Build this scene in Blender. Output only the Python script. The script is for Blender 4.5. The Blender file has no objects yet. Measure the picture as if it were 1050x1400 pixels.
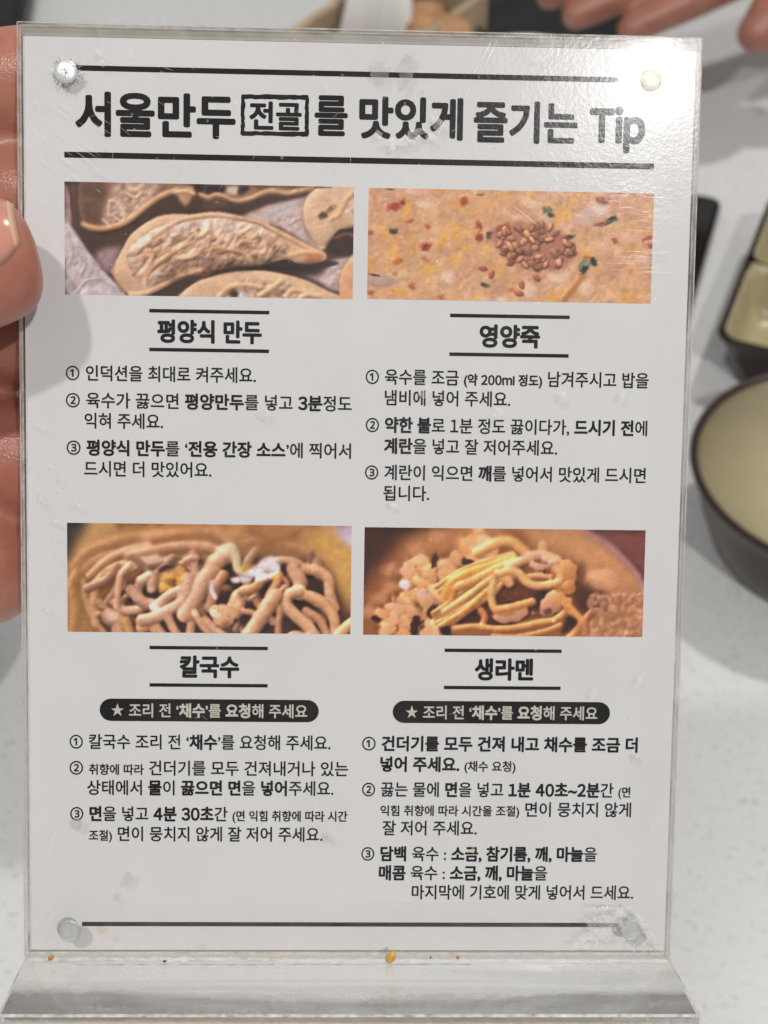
import bpy, bmesh, math, random, re
import numpy as np
from mathutils import Vector, Matrix

S = bpy.context.scene
COL = S.collection
random.seed(4)
R_ = np.random.default_rng(12)
MM = 0.001

# ---------------------------------------------------------------- camera
cam = bpy.data.objects.new('camera', bpy.data.cameras.new('camera'))
COL.objects.link(cam)
cam.location = (0, 0, 0.48)
cam.rotation_euler = (math.radians(45), 0, 0)
cam.data.sensor_fit = 'HORIZONTAL'
cam.data.sensor_width = 36.0
cam.data.lens = 36.0 * 2146 / 1050
cam.data.clip_start = 0.01
cam.data.clip_end = 30
cam.data.dof.use_dof = True
cam.data.dof.focus_distance = 0.246
cam.data.dof.aperture_fstop = 42
S.camera = cam

# ---------------------------------------------------------------- world: the dim warm room
W = bpy.data.worlds.new('World'); S.world = W; W.use_nodes = True
bg = W.node_tree.nodes['Background']
_tc = W.node_tree.nodes.new('ShaderNodeTexCoord'); _n = W.node_tree.nodes.new('ShaderNodeTexNoise'); _r = W.node_tree.nodes.new('ShaderNodeValToRGB')
_n.inputs['Scale'].default_value = 2.6; _n.inputs['Detail'].default_value = 2
_r.color_ramp.elements[0].position = .36; _r.color_ramp.elements[0].color = (.40, .395, .39, 1); _r.color_ramp.elements[1].position = .66; _r.color_ramp.elements[1].color = (1.5, 1.5, 1.5, 1)
W.node_tree.links.new(_tc.outputs['Generated'], _n.inputs['Vector']); W.node_tree.links.new(_n.outputs['Fac'], _r.inputs['Fac']); W.node_tree.links.new(_r.outputs['Color'], bg.inputs['Color'])
bg.inputs['Strength'].default_value = 0.24

def lamp(name, loc, target, power, size, color=(1, .975, .945)):
    d = bpy.data.lights.new(name, 'AREA'); d.shape = 'DISK'; d.size = size; d.energy = power; d.color = color
    o = bpy.data.objects.new(name, d); COL.objects.link(o); o.location = loc
    o.rotation_euler = (Vector(target) - Vector(loc)).to_track_quat('-Z', 'Y').to_euler()
    return o
lamp('ceiling_lamp', (0.486, -1.006, 1.75), (0.0, 0.2, 0.3), 14.0, 0.062, (1, .985, .965))   # mirrored in the acrylic's upper right corner
lamp('ceiling_lamp', (-0.42, -0.36, 1.75), (0.0, 0.25, 0.2), 7.5, 0.07)                   # throws the thumb's shadow
lamp('ceiling_lamp', (0.75, 1.05, 1.70), (0.1, 0.5, 0.0), 11.0, 0.10)                       # across the table

S.view_settings.view_transform = 'Standard'
S.view_settings.look = 'None'
S.view_settings.exposure = 0.14
S.view_settings.gamma = 1.0
S.view_settings.use_curve_mapping = False
S.render.engine = 'CYCLES'
S.cycles.use_denoising = True
S.cycles.max_bounces = 14
S.cycles.transparent_max_bounces = 24
S.cycles.transmission_bounces = 12
S.cycles.glossy_bounces = 6
S.cycles.caustics_reflective = False
S.cycles.caustics_refractive = True
S.cycles.sample_clamp_indirect = 4.0

# ---------------------------------------------------------------- materials
def mat(name):
    m = bpy.data.materials.new(name); m.use_nodes = True
    nt = m.node_tree
    return m, nt, nt.nodes['Principled BSDF'], nt.nodes['Material Output']
def node(nt, kind, **kw):
    n = nt.nodes.new(kind)
    for k, v in kw.items():
        if k.startswith('in_'):
            key = k[3:]
            n.inputs[int(key) if key.isdigit() else key.replace('_', ' ')].default_value = v
        else: setattr(n, k, v)
    return n
def ramp(nt, fac, stops):
    r = node(nt, 'ShaderNodeValToRGB')
    e = r.color_ramp.elements
    while len(e) < len(stops): e.new(.5)
    for i, (p, c) in enumerate(stops):
        e[i].position = p; e[i].color = (*c, 1) if len(c) == 3 else c
    nt.links.new(fac, r.inputs['Fac'])
    return r.outputs['Color']
def noise(nt, scale, detail=4, rough=.55, vec=None, dist=0):
    n = node(nt, 'ShaderNodeTexNoise'); n.inputs['Scale'].default_value = scale; n.inputs['Detail'].default_value = detail
    n.inputs['Roughness'].default_value = rough; n.inputs['Distortion'].default_value = dist
    if vec is None:
        tc = node(nt, 'ShaderNodeTexCoord'); vec = tc.outputs['Object']
    nt.links.new(vec, n.inputs['Vector'])
    return n.outputs['Fac']
def bump(nt, fac, strength, dist, target):
    b = node(nt, 'ShaderNodeBump'); b.inputs['Strength'].default_value = strength; b.inputs['Distance'].default_value = dist
    nt.links.new(fac, b.inputs['Height']); nt.links.new(b.outputs['Normal'], target)
    return b
def simple(name, col, rough=.5, spec=.5, metal=0.0, var=0.0, vscale=200, bscale=0, bdist=.0001, coat=0):
    m, nt, p, o = mat(name)
    p.inputs['Base Color'].default_value = (*col, 1); p.inputs['Roughness'].default_value = rough
    p.inputs['Specular IOR Level'].default_value = spec; p.inputs['Metallic'].default_value = metal; p.inputs['Coat Weight'].default_value = coat
    if var:
        f = noise(nt, vscale, 5)
        c = ramp(nt, f, [(.3, tuple(x * (1 - var) for x in col)), (.7, tuple(min(1, x * (1 + var)) for x in col))])
        nt.links.new(c, p.inputs['Base Color'])
    if bscale: bump(nt, noise(nt, bscale, 4), .6, bdist, p.inputs['Normal'])
    return m

def acrylic_sheet(name):            # thin clear sheet, fine surface wear, a faint greasy film
    m, nt, p, o = mat(name); nt.nodes.remove(p); L = nt.links
    tc = node(nt, 'ShaderNodeTexCoord')
    tr = node(nt, 'ShaderNodeBsdfTransparent'); tr.inputs[0].default_value = (.985, .98, .97, 1)
    g1 = node(nt, 'ShaderNodeBsdfGlossy'); g1.inputs['Roughness'].default_value = .03
    g2 = node(nt, 'ShaderNodeBsdfGlossy'); g2.inputs['Roughness'].default_value = .155
    n1 = noise(nt, 330, 6, .68, tc.outputs['Object'], 1.4); n2 = noise(nt, 1500, 3, .6, tc.outputs['Object'])
    mx = node(nt, 'ShaderNodeMath', operation='MULTIPLY_ADD'); L.new(n1, mx.inputs[0]); mx.inputs[1].default_value = 1.0; L.new(n2, mx.inputs[2])
    b = node(nt, 'ShaderNodeBump'); b.inputs['Strength'].default_value = .35; b.inputs['Distance'].default_value = .00004
    L.new(mx.outputs[0], b.inputs['Height'])
    b1 = node(nt, 'ShaderNodeBump'); b1.inputs['Strength'].default_value = .08; b1.inputs['Distance'].default_value = .00011; L.new(noise(nt, 120, 4, .6, tc.outputs['Object'], .5), b1.inputs['Height'])
    L.new(b1.outputs[0], g1.inputs['Normal']); L.new(b.outputs[0], g2.inputs['Normal'])
    mg = node(nt, 'ShaderNodeMixShader'); mg.inputs[0].default_value = .18; L.new(g1.outputs[0], mg.inputs[1]); L.new(g2.outputs[0], mg.inputs[2])
    fr = node(nt, 'ShaderNodeFresnel'); fr.inputs['IOR'].default_value = 1.47
    m1 = node(nt, 'ShaderNodeMixShader'); ge = node(nt, 'ShaderNodeNewGeometry'); iv = node(nt, 'ShaderNodeMath', operation='SUBTRACT'); iv.inputs[0].default_value = 1.0; L.new(ge.outputs['Backfacing'], iv.inputs[1])
    fm = node(nt, 'ShaderNodeMath', operation='MULTIPLY'); L.new(fr.outputs[0], fm.inputs[0]); L.new(iv.outputs[0], fm.inputs[1])   # the sheets lie pressed on the card: only outer faces mirror
    L.new(fm.outputs[0], m1.inputs[0]); L.new(tr.outputs[0], m1.inputs[1]); L.new(mg.outputs[0], m1.inputs[2])
    df = node(nt, 'ShaderNodeBsdfDiffuse'); df.inputs[0].default_value = (.62, .6, .56, 1)
    n3 = noise(nt, 55, 6, .62, tc.outputs['Object'], .8); film = ramp(nt, n3, [(.5, (.0, .0, .0)), (.8, (.025, .025, .025))])
    m2 = node(nt, 'ShaderNodeMixShader'); L.new(film, m2.inputs[0]); L.new(m1.outputs[0], m2.inputs[1]); L.new(df.outputs[0], m2.inputs[2])
    L.new(m2.outputs[0], o.inputs['Surface'])
    return m
def translucent_film(name, col, opacity, rough=.3, scale=900):
    m, nt, p, o = mat(name); L = nt.links
    p.inputs['Base Color'].default_value = (*col, 1); p.inputs['Roughness'].default_value = rough
    bump(nt, noise(nt, scale, 4), .7, .0003, p.inputs['Normal'])
    f = ramp(nt, noise(nt, scale * .5, 4), [(.3, (opacity * .4,) * 3), (.7, (min(1, opacity * 1.5),) * 3)])
    tr = node(nt, 'ShaderNodeBsdfTransparent'); mx = node(nt, 'ShaderNodeMixShader')
    L.new(f, mx.inputs[0]); L.new(tr.outputs[0], mx.inputs[1]); L.new(p.outputs[0], mx.inputs[2]); L.new(mx.outputs[0], o.inputs['Surface'])
    return m
def cast_acrylic(name, scuff=(.26, .44)):             # thick clear block; milky mix gives scuffs and lightens a face
    m, nt, p, o = mat(name); L = nt.links
    p.inputs['Base Color'].default_value = (.965, .965, .95, 1); p.inputs['Transmission Weight'].default_value = 1.0
    p.inputs['IOR'].default_value = 1.49
    r = ramp(nt, noise(nt, 160, 6, .65), [(.35, (.0,) * 3), (.75, (.05,) * 3)]); L.new(r, p.inputs['Roughness'])
    bump(nt, noise(nt, 500, 5, .65), .12, .0002, p.inputs['Normal'])
    df = node(nt, 'ShaderNodeBsdfDiffuse'); df.inputs[0].default_value = (.74, .73, .70, 1)
    f = ramp(nt, noise(nt, 90, 7, .7), [(.4, (scuff[0],) * 3), (.8, (scuff[1],) * 3)])
    mx = node(nt, 'ShaderNodeMixShader'); L.new(f, mx.inputs[0]); L.new(p.outputs[0], mx.inputs[1]); L.new(df.outputs[0], mx.inputs[2])
    L.new(mx.outputs[0], o.inputs['Surface'])
    return m
def skin(name, col, red):
    m, nt, p, o = mat(name); L = nt.links
    tc = node(nt, 'ShaderNodeTexCoord')
    c = ramp(nt, noise(nt, 70, 4, .6), [(.3, red), (.68, col)])
    L.new(c, p.inputs['Base Color'])
    p.inputs['Subsurface Weight'].default_value = .25; p.inputs['Subsurface Radius'].default_value = (1, .35, .2); p.inputs['Subsurface Scale'].default_value = .0035
    p.inputs['Roughness'].default_value = .34; p.inputs['Specular IOR Level'].default_value = .5
    v = node(nt, 'ShaderNodeTexVoronoi'); v.inputs['Scale'].default_value = 1500; v.feature = 'DISTANCE_TO_EDGE'
    L.new(tc.outputs['Object'], v.inputs['Vector'])
    mp = node(nt, 'ShaderNodeMapping'); mp.inputs['Scale'].default_value = (260, 900, 260); mp.inputs['Rotation'].default_value = (.2, .3, .5)
    L.new(tc.outputs['Object'], mp.inputs['Vector'])
    n2 = noise(nt, 1.0, 4, .6, mp.outputs['Vector'])
    ad = node(nt, 'ShaderNodeMath', operation='MULTIPLY_ADD'); L.new(v.outputs['Distance'], ad.inputs[0]); ad.inputs[1].default_value = .8; L.new(n2, ad.inputs[2])
    bump(nt, ad.outputs[0], .4, .00022, p.inputs['Normal'])
    return m
def printed(name):
    m, nt, p, o = mat(name)
    a = node(nt, 'ShaderNodeVertexColor', layer_name='ink'); nt.links.new(a.outputs['Color'], p.inputs['Base Color'])
    p.inputs['Roughness'].default_value = .55; p.inputs['Specular IOR Level'].default_value = .3
    return m
def quartz(name):                   # pale engineered stone with grey flecks
    m, nt, p, o = mat(name); L = nt.links
    tc = node(nt, 'ShaderNodeTexCoord')
    base = ramp(nt, noise(nt, 9, 5, .6, tc.outputs['Object']), [(.3, (.68, .68, .67)), (.7, (.74, .74, .73))])
    prev = base
    for sc, rot, thr, col in (((230, 620, 200), .5, .64, (.53, .53, .51)), ((640, 240, 200), -.4, .665, (.46, .46, .44)), ((420, 420, 300), .2, .70, (.36, .35, .34))):
        mp = node(nt, 'ShaderNodeMapping'); mp.inputs['Scale'].default_value = sc; mp.inputs['Rotation'].default_value = (0, 0, rot)
        L.new(tc.outputs['Object'], mp.inputs['Vector'])
        f = ramp(nt, noise(nt, 1.0, 2, .5, mp.outputs['Vector'], .4), [(thr - .02, (0, 0, 0)), (thr + .035, (.8, .8, .8))])
        mx = node(nt, 'ShaderNodeMix', data_type='RGBA'); L.new(f, mx.inputs[0]); L.new(prev, mx.inputs[6]); mx.inputs[7].default_value = (*col, 1)
        prev = mx.outputs[2]
    L.new(prev, p.inputs['Base Color'])
    p.inputs['Roughness'].default_value = .33; p.inputs['Specular IOR Level'].default_value = .4
    return m

M = dict(
    sheet=acrylic_sheet('clear acrylic sheet'), block=cast_acrylic('scuffed and lightened clear acrylic', (.20, .40)), clear_block=cast_acrylic('thick clear acrylic', (.02, .14)), edge_glint=translucent_film('painted edge glint', (.92, .91, .88), .45, .12, 1200),  # pale bevel film paints a highlight; milky mix lightens the foot's top
    edge=translucent_film('sawn acrylic edge', (.62, .60, .56), .55, .35, 700),
    band=simple('grey edge band', (.40, .375, .345), .45, .4, 0, .12, 250),
    gap=translucent_film('dark glue gap', (.12, .12, .14), .6, .3, 900),
    glue=translucent_film('dried clear glue', (.86, .85, .83), .28, .12, 1500),
    flange=translucent_film('glued acrylic strip', (.78, .77, .75), .035, .25, 300),
    scuff=translucent_film('chipped acrylic', (.86, .85, .83), .26, .08, 1800),
    scratch=translucent_film('scratch in acrylic', (.95, .94, .92), .55, .2, 500),
    grease=translucent_film('dried grease', (.78, .76, .72), .20, .2, 800),
    smear=translucent_film('grey smear', (.50, .47, .44), .30, .4, 300),
    yellow=translucent_film('yellow sauce drop', (.70, .52, .28), .28, .15, 900),
    paper=simple('white card', (.745, .748, .775), .6, .25, 0, .02, 60),
    ink=simple('black ink', (.008, .0075, .008), .6, .15, 0, .1, 500),
    white_ink=simple('white lettering', (.62, .58, .54), .5, .3),
    photo=printed('printed photograph'),
    quartz=quartz('speckled white quartz'),
    screw=simple('bright steel', (.78, .80, .79), .30, .5, .35, .12, 900, 2500, .0001),
    dull_screw=simple('dull grey steel', (.58, .60, .59), .34, .5, .45, .12, 900, 2500, .0001),
    plastic_cap=simple('cream plastic cap', (.92, .86, .75), .18, .5, 0, .15, 800, 1500, .0002),
    crack=translucent_film('crack in acrylic', (.80, .79, .76), .75, .15, 2500),
    dark_crack=simple('dark crack', (.16, .15, .14), .5),
    bowl_out=simple('dark brown melamine', (.034, .020, .016), .28, .45, 0, .15, 300),
    bowl_in=simple('beige melamine', (.58, .50, .30), .32, .5, 0, .05, 120),
    tray_in=simple('shade-darkened beige melamine', (.40, .345, .205), .30, .5, 0, .05, 120),  # bowl's beige with shade put into the colour, offsetting the far lamp
    black=simple('black glass', (.006, .006, .007), .10, .3),
    black_mat=simple('black plastic', (.016, .015, .015), .4, .5),
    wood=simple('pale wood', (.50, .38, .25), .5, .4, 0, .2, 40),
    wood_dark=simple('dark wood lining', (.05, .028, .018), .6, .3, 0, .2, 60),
    napkin=simple('white paper napkin', (.78, .76, .72), .8, .2, 0, .03, 40),
    blue_white=simple('bluish white plate', (.72, .76, .82), .3, .5),
    orange=simple('orange food', (.50, .26, .12), .45, .5, 0, .25, 90),
    skin=skin('warm skin', (.49, .225, .155), (.38, .13, .09)), skin2=skin('skin', (.41, .19, .13), (.32, .12, .085)),
    nail=simple('thumb nail', (.58, .27, .20), .18, .6, 0, .08, 150), nail_tip=simple('pale nail edge', (.66, .42, .28), .3, .5),
    sesame=simple('toasted sesame', (.62, .34, .06), .4, .5, 0, .2, 900), chilli=simple('orange crumb', (.52, .20, .03), .4, .5, 0, .3, 900), pepper=simple('black crumb', (.03, .022, .018), .6),
)

# ---------------------------------------------------------------- helpers
def obj(name, me, parent=None, mats=(), smooth=True):
    if not isinstance(mats, (list, tuple)): mats = [mats]
    for m in mats: me.materials.append(m)
    o = bpy.data.objects.new(name, me); COL.objects.link(o)
    if parent is not None: o.parent = parent
    if smooth and len(me.polygons): me.polygons.foreach_set('use_smooth', [True] * len(me.polygons))
    return o
def thing(name, label, cat, matrix=None, group=None):
    o = bpy.data.objects.new(name, None); COL.objects.link(o); o.empty_display_size = .02
    if matrix is not None: o.matrix_world = matrix
    o['label'] = label; o['category'] = cat
    if group: o['group'] = group
    return o
def tag(o, label, cat, group=None):
    o['label'] = label; o['category'] = cat
    if group: o['group'] = group
    return o
def pydata(name, v, f, smooth=False):
    me = bpy.data.meshes.new(name); me.from_pydata([tuple(p) for p in v], [], f); me.update()
    return me
def bm_mesh(name, bm):
    bmesh.ops.recalc_face_normals(bm, faces=bm.faces[:])
    me = bpy.data.meshes.new(name); bm.to_mesh(me); bm.free(); me.update()
    return me
def auto_sharp(o, ang=35):
    o.data.set_sharp_from_angle(angle=math.radians(ang))
    return o
def box_bm(bm, x0, x1, y0, y1, z0, z1, bev=0, seg=2):
    r = bmesh.ops.create_cube(bm, size=1)
    for v in r['verts']:
        v.co = Vector((x0 + (v.co.x + .5) * (x1 - x0), y0 + (v.co.y + .5) * (y1 - y0), z0 + (v.co.z + .5) * (z1 - z0)))
    if bev:
        es = list({e for v in r['verts'] for e in v.link_edges})
        bmesh.ops.bevel(bm, geom=es, offset=bev, segments=seg, affect='EDGES', profile=.5)
def prism_bm(bm, pts, z0, z1, bev=0, seg=2):
    vs = [bm.verts.new((x, y, z0)) for x, y in pts]
    f = bm.faces.new(vs)
    r = bmesh.ops.extrude_face_region(bm, geom=[f])
    top = [g for g in r['geom'] if isinstance(g, bmesh.types.BMVert)]
    for v in top: v.co.z = z1
    bmesh.ops.recalc_face_normals(bm, faces=bm.faces[:])
    if bev:
        es = [e for e in bm.edges if all(abs(v.co.z - z1) < 1e-9 for v in e.verts)]
        bmesh.ops.bevel(bm, geom=es, offset=bev, segments=seg, affect='EDGES', profile=.5)
def loft(rings, close_start=True, close_end=True):
    v = [p for r in rings for p in r]; n = len(rings[0]); f = []
    for i in range(len(rings) - 1):
        for j in range(n):
            f.append((i * n + j, i * n + (j + 1) % n, (i + 1) * n + (j + 1) % n, (i + 1) * n + j))
    if close_start: f.append(tuple(reversed(range(n))))
    if close_end: f.append(tuple((len(rings) - 1) * n + j for j in range(n)))
    return v, f
def rounded(w, h, r, n=8):
    pts = []
    for cx, cy, a0 in ((w - r, h - r, 0), (-w + r, h - r, 90), (-w + r, -h + r, 180), (w - r, -h + r, 270)):
        for k in range(n + 1):
            a = math.radians(a0 + 90 * k / n); pts.append((cx + r * math.cos(a), cy + r * math.sin(a)))
    return pts
def skinned(name, chains, sub=2, voxel=.0011, smooth=7):
    """grows one continuous body from several tapering limbs: each limb is skinned, then all are fused and relaxed"""
    V, F = [], []
    for ch in chains:
        me = bpy.data.meshes.new(name); me.from_pydata([c for c, _ in ch], [(i, i + 1) for i in range(len(ch) - 1)], []); me.update()
        o = bpy.data.objects.new(name, me); COL.objects.link(o)
        o.modifiers.new('s', 'SKIN').use_smooth_shade = True
        for i, (c, r) in enumerate(ch):
            sv = me.skin_vertices[0].data[i]; sv.radius = r if isinstance(r, tuple) else (r, r); sv.use_root = (i == 0)
        ss = o.modifiers.new('u', 'SUBSURF'); ss.levels = sub; ss.render_levels = sub
        bpy.context.view_layer.update()
        out = bpy.data.meshes.new_from_object(o.evaluated_get(bpy.context.evaluated_depsgraph_get()))
        k = len(V); V += [tuple(v.co) for v in out.vertices]; F += [tuple(i + k for i in q.vertices) for q in out.polygons]
        bpy.data.objects.remove(o); bpy.data.meshes.remove(me); bpy.data.meshes.remove(out)
    me = pydata(name, V, F); o = bpy.data.objects.new(name, me); COL.objects.link(o)
    rm = o.modifiers.new('r', 'REMESH'); rm.mode = 'VOXEL'; rm.voxel_size = voxel; rm.use_smooth_shade = True
    sm = o.modifiers.new('m', 'SMOOTH'); sm.factor = .5; sm.iterations = smooth
    bpy.context.view_layer.update()
    out = bpy.data.meshes.new_from_object(o.evaluated_get(bpy.context.evaluated_depsgraph_get()))
    bpy.data.objects.remove(o); bpy.data.meshes.remove(me)
    return out

# ---------------------------------------------------------------- printed dish photographs (ink on paper)
def smooth_noise(h, w, cell, rng, octaves=3):
    out = np.zeros((h, w)); amp = 1.0; tot = 0
    for k in range(octaves):
        c = max(1.5, cell / 2 ** k)
        gh, gw = int(h / c) + 3, int(w / c) + 3
        g = rng.random((gh, gw))
        y = np.arange(h) / c; x = np.arange(w) / c
        yi = y.astype(int); xi = x.astype(int)
        fy = (y - yi)[:, None]; fx = (x - xi)[None, :]
        fy = fy * fy * (3 - 2 * fy); fx = fx * fx * (3 - 2 * fx)
        a = g[yi][:, xi]; b = g[yi][:, xi + 1]; c2 = g[yi + 1][:, xi]; d = g[yi + 1][:, xi + 1]
        out += amp * ((a * (1 - fx) + b * fx) * (1 - fy) + (c2 * (1 - fx) + d * fx) * fy)
        tot += amp; amp *= 0.55
    return out / tot

def blur(a, r):
    if r <= 0: return a
    n = int(r * 2.5) + 1
    k = np.exp(-0.5 * (np.arange(-n, n + 1) / r) ** 2); k /= k.sum()
    pad = [(n, n), (n, n)] + [(0, 0)] * (a.ndim - 2)
    p = np.pad(a, pad, mode='edge')
    t = sum(k[i] * p[i:i + a.shape[0]] for i in range(2 * n + 1))
    return sum(k[i] * t[:, i:i + a.shape[1]] for i in range(2 * n + 1))

def spline(pts, step=2.0):
    p = np.array(pts, float)
    q = np.vstack([2 * p[0] - p[1], p, 2 * p[-1] - p[-2]])
    out = []
    for i in range(1, len(q) - 2):
        n = max(2, int(np.linalg.norm(q[i + 1] - q[i]) / step))
        t = np.linspace(0, 1, n, endpoint=False)[:, None]
        out.append(0.5 * (2 * q[i] + (q[i + 1] - q[i - 1]) * t + (2 * q[i - 1] - 5 * q[i] + 4 * q[i + 1] - q[i + 2]) * t ** 2
                          + (3 * q[i] - q[i - 1] - 3 * q[i + 1] + q[i + 2]) * t ** 3))
    out.append(p[-1:])
    return np.vstack(out)

class Print:
    def __init__(s, x0, y0, w, h, base, seed):
        s.x0, s.y0, s.w, s.h = x0, y0, w, h
        s.rng = np.random.default_rng(seed)
        s.img = np.ones((h, w, 3)) * np.array(base, float)
        s.Y, s.X = np.mgrid[0:h, 0:w].astype(float)
        s.hgt = np.zeros((h, w)); s.nx = np.zeros((h, w)); s.ny = np.zeros((h, w))     # how high the food stands, which way it faces
    def tr(s, src, pts):
        ox, oy, k = src
        return [(ox + x / k - s.x0, oy + y / k - s.y0) for x, y in pts]
    def mix(s, m, col):
        s.img = s.img * (1 - m[..., None]) + np.array(col, float) * m[..., None]
    def mask(s, src, pts, soft=1.0, curved=True):
        p = s.tr(src, pts)
        if curved: p = [tuple(v) for v in spline(p + [p[0]], 3)]
        m = np.zeros((s.h, s.w), bool)
        for (xa, ya), (xb, yb) in zip(p, p[1:] + p[:1]):
            if ya == yb: continue
            c = (ya > s.Y) != (yb > s.Y)
            m ^= c & (s.X < (xb - xa) * (s.Y - ya) / (yb - ya) + xa)
        return blur(m.astype(float), soft)
    def area(s, src, pts, col, soft=1.0, tex=0.0, cell=8, curved=True, relief=0.0):
        m = s.mask(src, pts, soft, curved)
        n = smooth_noise(s.h, s.w, cell, s.rng, 3)
        f = 1 + tex * .7 * (n - .5) * 2
        lvl = -5.0 if sum(col) < 300 else 0.0
        k = blur(m, 1.2)
        add = (smooth_noise(s.h, s.w, cell, s.rng, 3) - .5) * relief * .55
        s.hgt = s.hgt + 1.5 * add * k if relief else s.hgt * (1 - k) + lvl * k
        if relief:
            ay, ax = np.gradient(blur(add, .9)); s.nx = s.nx - .9 * ax * k; s.ny = s.ny - .9 * ay * k
        else: s.nx = s.nx * (1 - k); s.ny = s.ny * (1 - k)
        s.img = s.img * (1 - m[..., None]) + (np.array(col, float) * f[..., None]) * m[..., None]
        return m
    def dome(s, m, depth=.25, r=8):      # rounds a filled area: lighter to the upper left, darker to the lower right
        e = np.clip(blur(m, r) * 2 - 1, 0, 1)
        up = np.sqrt(e) * depth * 22; s.hgt += m * up
        ay, ax = np.gradient(blur(up, 1.5)); s.nx -= ax * m * .5; s.ny -= ay * m * .5
    def tube(s, src, pts, w, col, shade=.7, shadow=.34, soft=1.6, flat=1.0):
        p = spline(s.tr(src, pts), 1.6)
        w = w * 1.08 / src[2]
        x0 = int(max(0, p[:, 0].min() - w * 2 - 8)); x1 = int(min(s.w, p[:, 0].max() + w * 2 + 8))
        y0 = int(max(0, p[:, 1].min() - w * 2 - 8)); y1 = int(min(s.h, p[:, 1].max() + w * 2 + 8))
        if x1 <= x0 or y1 <= y0: return
        gx, gy = s.X[y0:y1, x0:x1], s.Y[y0:y1, x0:x1]
        best = np.full(gx.shape, 1e9); off = np.zeros(gx.shape); nx = np.zeros(gx.shape); ny = np.zeros(gx.shape)
        t = np.gradient(p, axis=0); t /= np.linalg.norm(t, axis=1)[:, None] + 1e-9
        for (px, py), (tx, ty) in zip(p, t):
            d = (gx - px) ** 2 + (gy - py) ** 2
            b = d < best
            best[b] = d[b]; off[b] = ((gx - px) * -ty + (gy - py) * tx)[b]; nx[b] = -ty; ny[b] = tx
        d = np.sqrt(best); r = w / 2
        q = np.clip(off / r, -1, 1)
        ix = np.clip(p[:, 0].round().astype(int), 0, s.w - 1); iy = np.clip(p[:, 1].round().astype(int), 0, s.h - 1)
        under = np.clip(s.hgt[iy, ix], -4, 14); ker = np.ones(9) / 9
        under = np.convolve(np.pad(under, 4, mode='edge'), ker, 'valid') * .62 + .6
        idx = np.zeros(gx.shape, int); bd = np.full(gx.shape, 1e9)
        for j in range(0, len(p), 2):
            dd = (gx - p[j, 0]) ** 2 + (gy - p[j, 1]) ** 2
            bb = dd < bd; bd[bb] = dd[bb]; idx[bb] = j
        rise = under[idx] + r * np.sqrt(np.clip(1 - q * q, 0, 1)) * (.25 + .5 * shade)
        n = 1 + .07 * (smooth_noise(s.h, s.w, 6, s.rng, 2)[y0:y1, x0:x1] - .5) * 2
        a = blur(np.clip((r - d) / 1.2 + .5, 0, 1), min(soft, .9) if soft < 1.5 else soft * .8)
        s.hgt[y0:y1, x0:x1] = s.hgt[y0:y1, x0:x1] * (1 - a) + rise * a
        for fld, nn in ((s.nx, nx), (s.ny, ny)): fld[y0:y1, x0:x1] = fld[y0:y1, x0:x1] * (1 - a) + q * nn * (.30 + .75 * shade) * a
        a = a[..., None]
        s.img[y0:y1, x0:x1] = s.img[y0:y1, x0:x1] * (1 - a) + (np.array(col, float) * n[..., None]) * a
    def blob(s, src, x, y, rx, ry, ang, col, soft=1.5, ball=.0, rough=.25, alpha=1.0):
        (cx, cy), = s.tr(src, [(x, y)]); rx /= src[2]; ry /= src[2]
        c, sn = math.cos(ang), math.sin(ang)
        dx, dy = s.X - cx, s.Y - cy
        u = (dx * c + dy * sn) / rx; v = (-dx * sn + dy * c) / ry
        d = np.sqrt(u * u + v * v) * (1 + rough * (smooth_noise(s.h, s.w, max(3, rx * .8), s.rng, 2) - .5) * 2)
        a = np.clip((1 - d) * max(rx, ry) / soft + .5, 0, 1) * alpha
        if ball:
            s.hgt = s.hgt * (1 - a * .4) + a * np.sqrt(np.clip(1 - d * d, 0, 1)) * min(rx, ry) * ball * 1.1
            s.nx = s.nx * (1 - a) + a * np.clip(u * c - v * sn, -1, 1) * ball * .8; s.ny = s.ny * (1 - a) + a * np.clip(u * sn + v * c, -1, 1) * ball * .8
        s.img = s.img * (1 - a[..., None]) + np.array(col, float) * a[..., None]
    def strands(s, src, pts, w, col, n, shade=.6):       # a bundle of thin noodles running together
        p0 = np.array(pts, float); t = np.gradient(p0, axis=0); t /= np.linalg.norm(t, axis=1)[:, None] + 1e-9
        nrm = np.column_stack([-t[:, 1], t[:, 0]])
        for k in s.rng.permutation(n):
            o = ((k + .5) / n - .5) * w * .95; wob = s.rng.uniform(-1, 1, len(p0)) * w / n * .55; c = s.rng.uniform(.84, 1.08)
            s.tube(src, (p0 + nrm * (o + wob)[:, None]).tolist(), w / n * 1.35, tuple(np.array(col) * (c, c, c * s.rng.uniform(.9, 1.08))), shade, .4, 1.0)
    def soften(s, r): s.img, s.hgt, s.nx, s.ny = (blur(q_, r) for q_ in (s.img, s.hgt, s.nx, s.ny))
    def done(s, far=0, gain=1.07, spec=.16, warm=1.0, steep=.34, grain=.010):
        h = blur(s.hgt, .9)
        ty, tx = np.gradient(smooth_noise(s.h, s.w, 3.4, s.rng, 2)); gx = blur(s.nx, .5) + tx * .35; gy = blur(s.ny, .5) + ty * .35
        l2 = gx * gx + gy * gy
        z = np.sqrt(np.clip(1 - l2, .12, 1)); over = np.sqrt(np.maximum(l2 + z * z, 1)); gx /= over; gy /= over
        lam = np.clip(-gx * .34 - gy * .52 + z * .80, 0, 1.1)
        occ = np.clip((blur(h, 2.5) - h) * .10, 0, .40) + np.clip((blur(h, 8) - h) * .07, 0, .42)
        sh = np.zeros_like(h)
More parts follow.
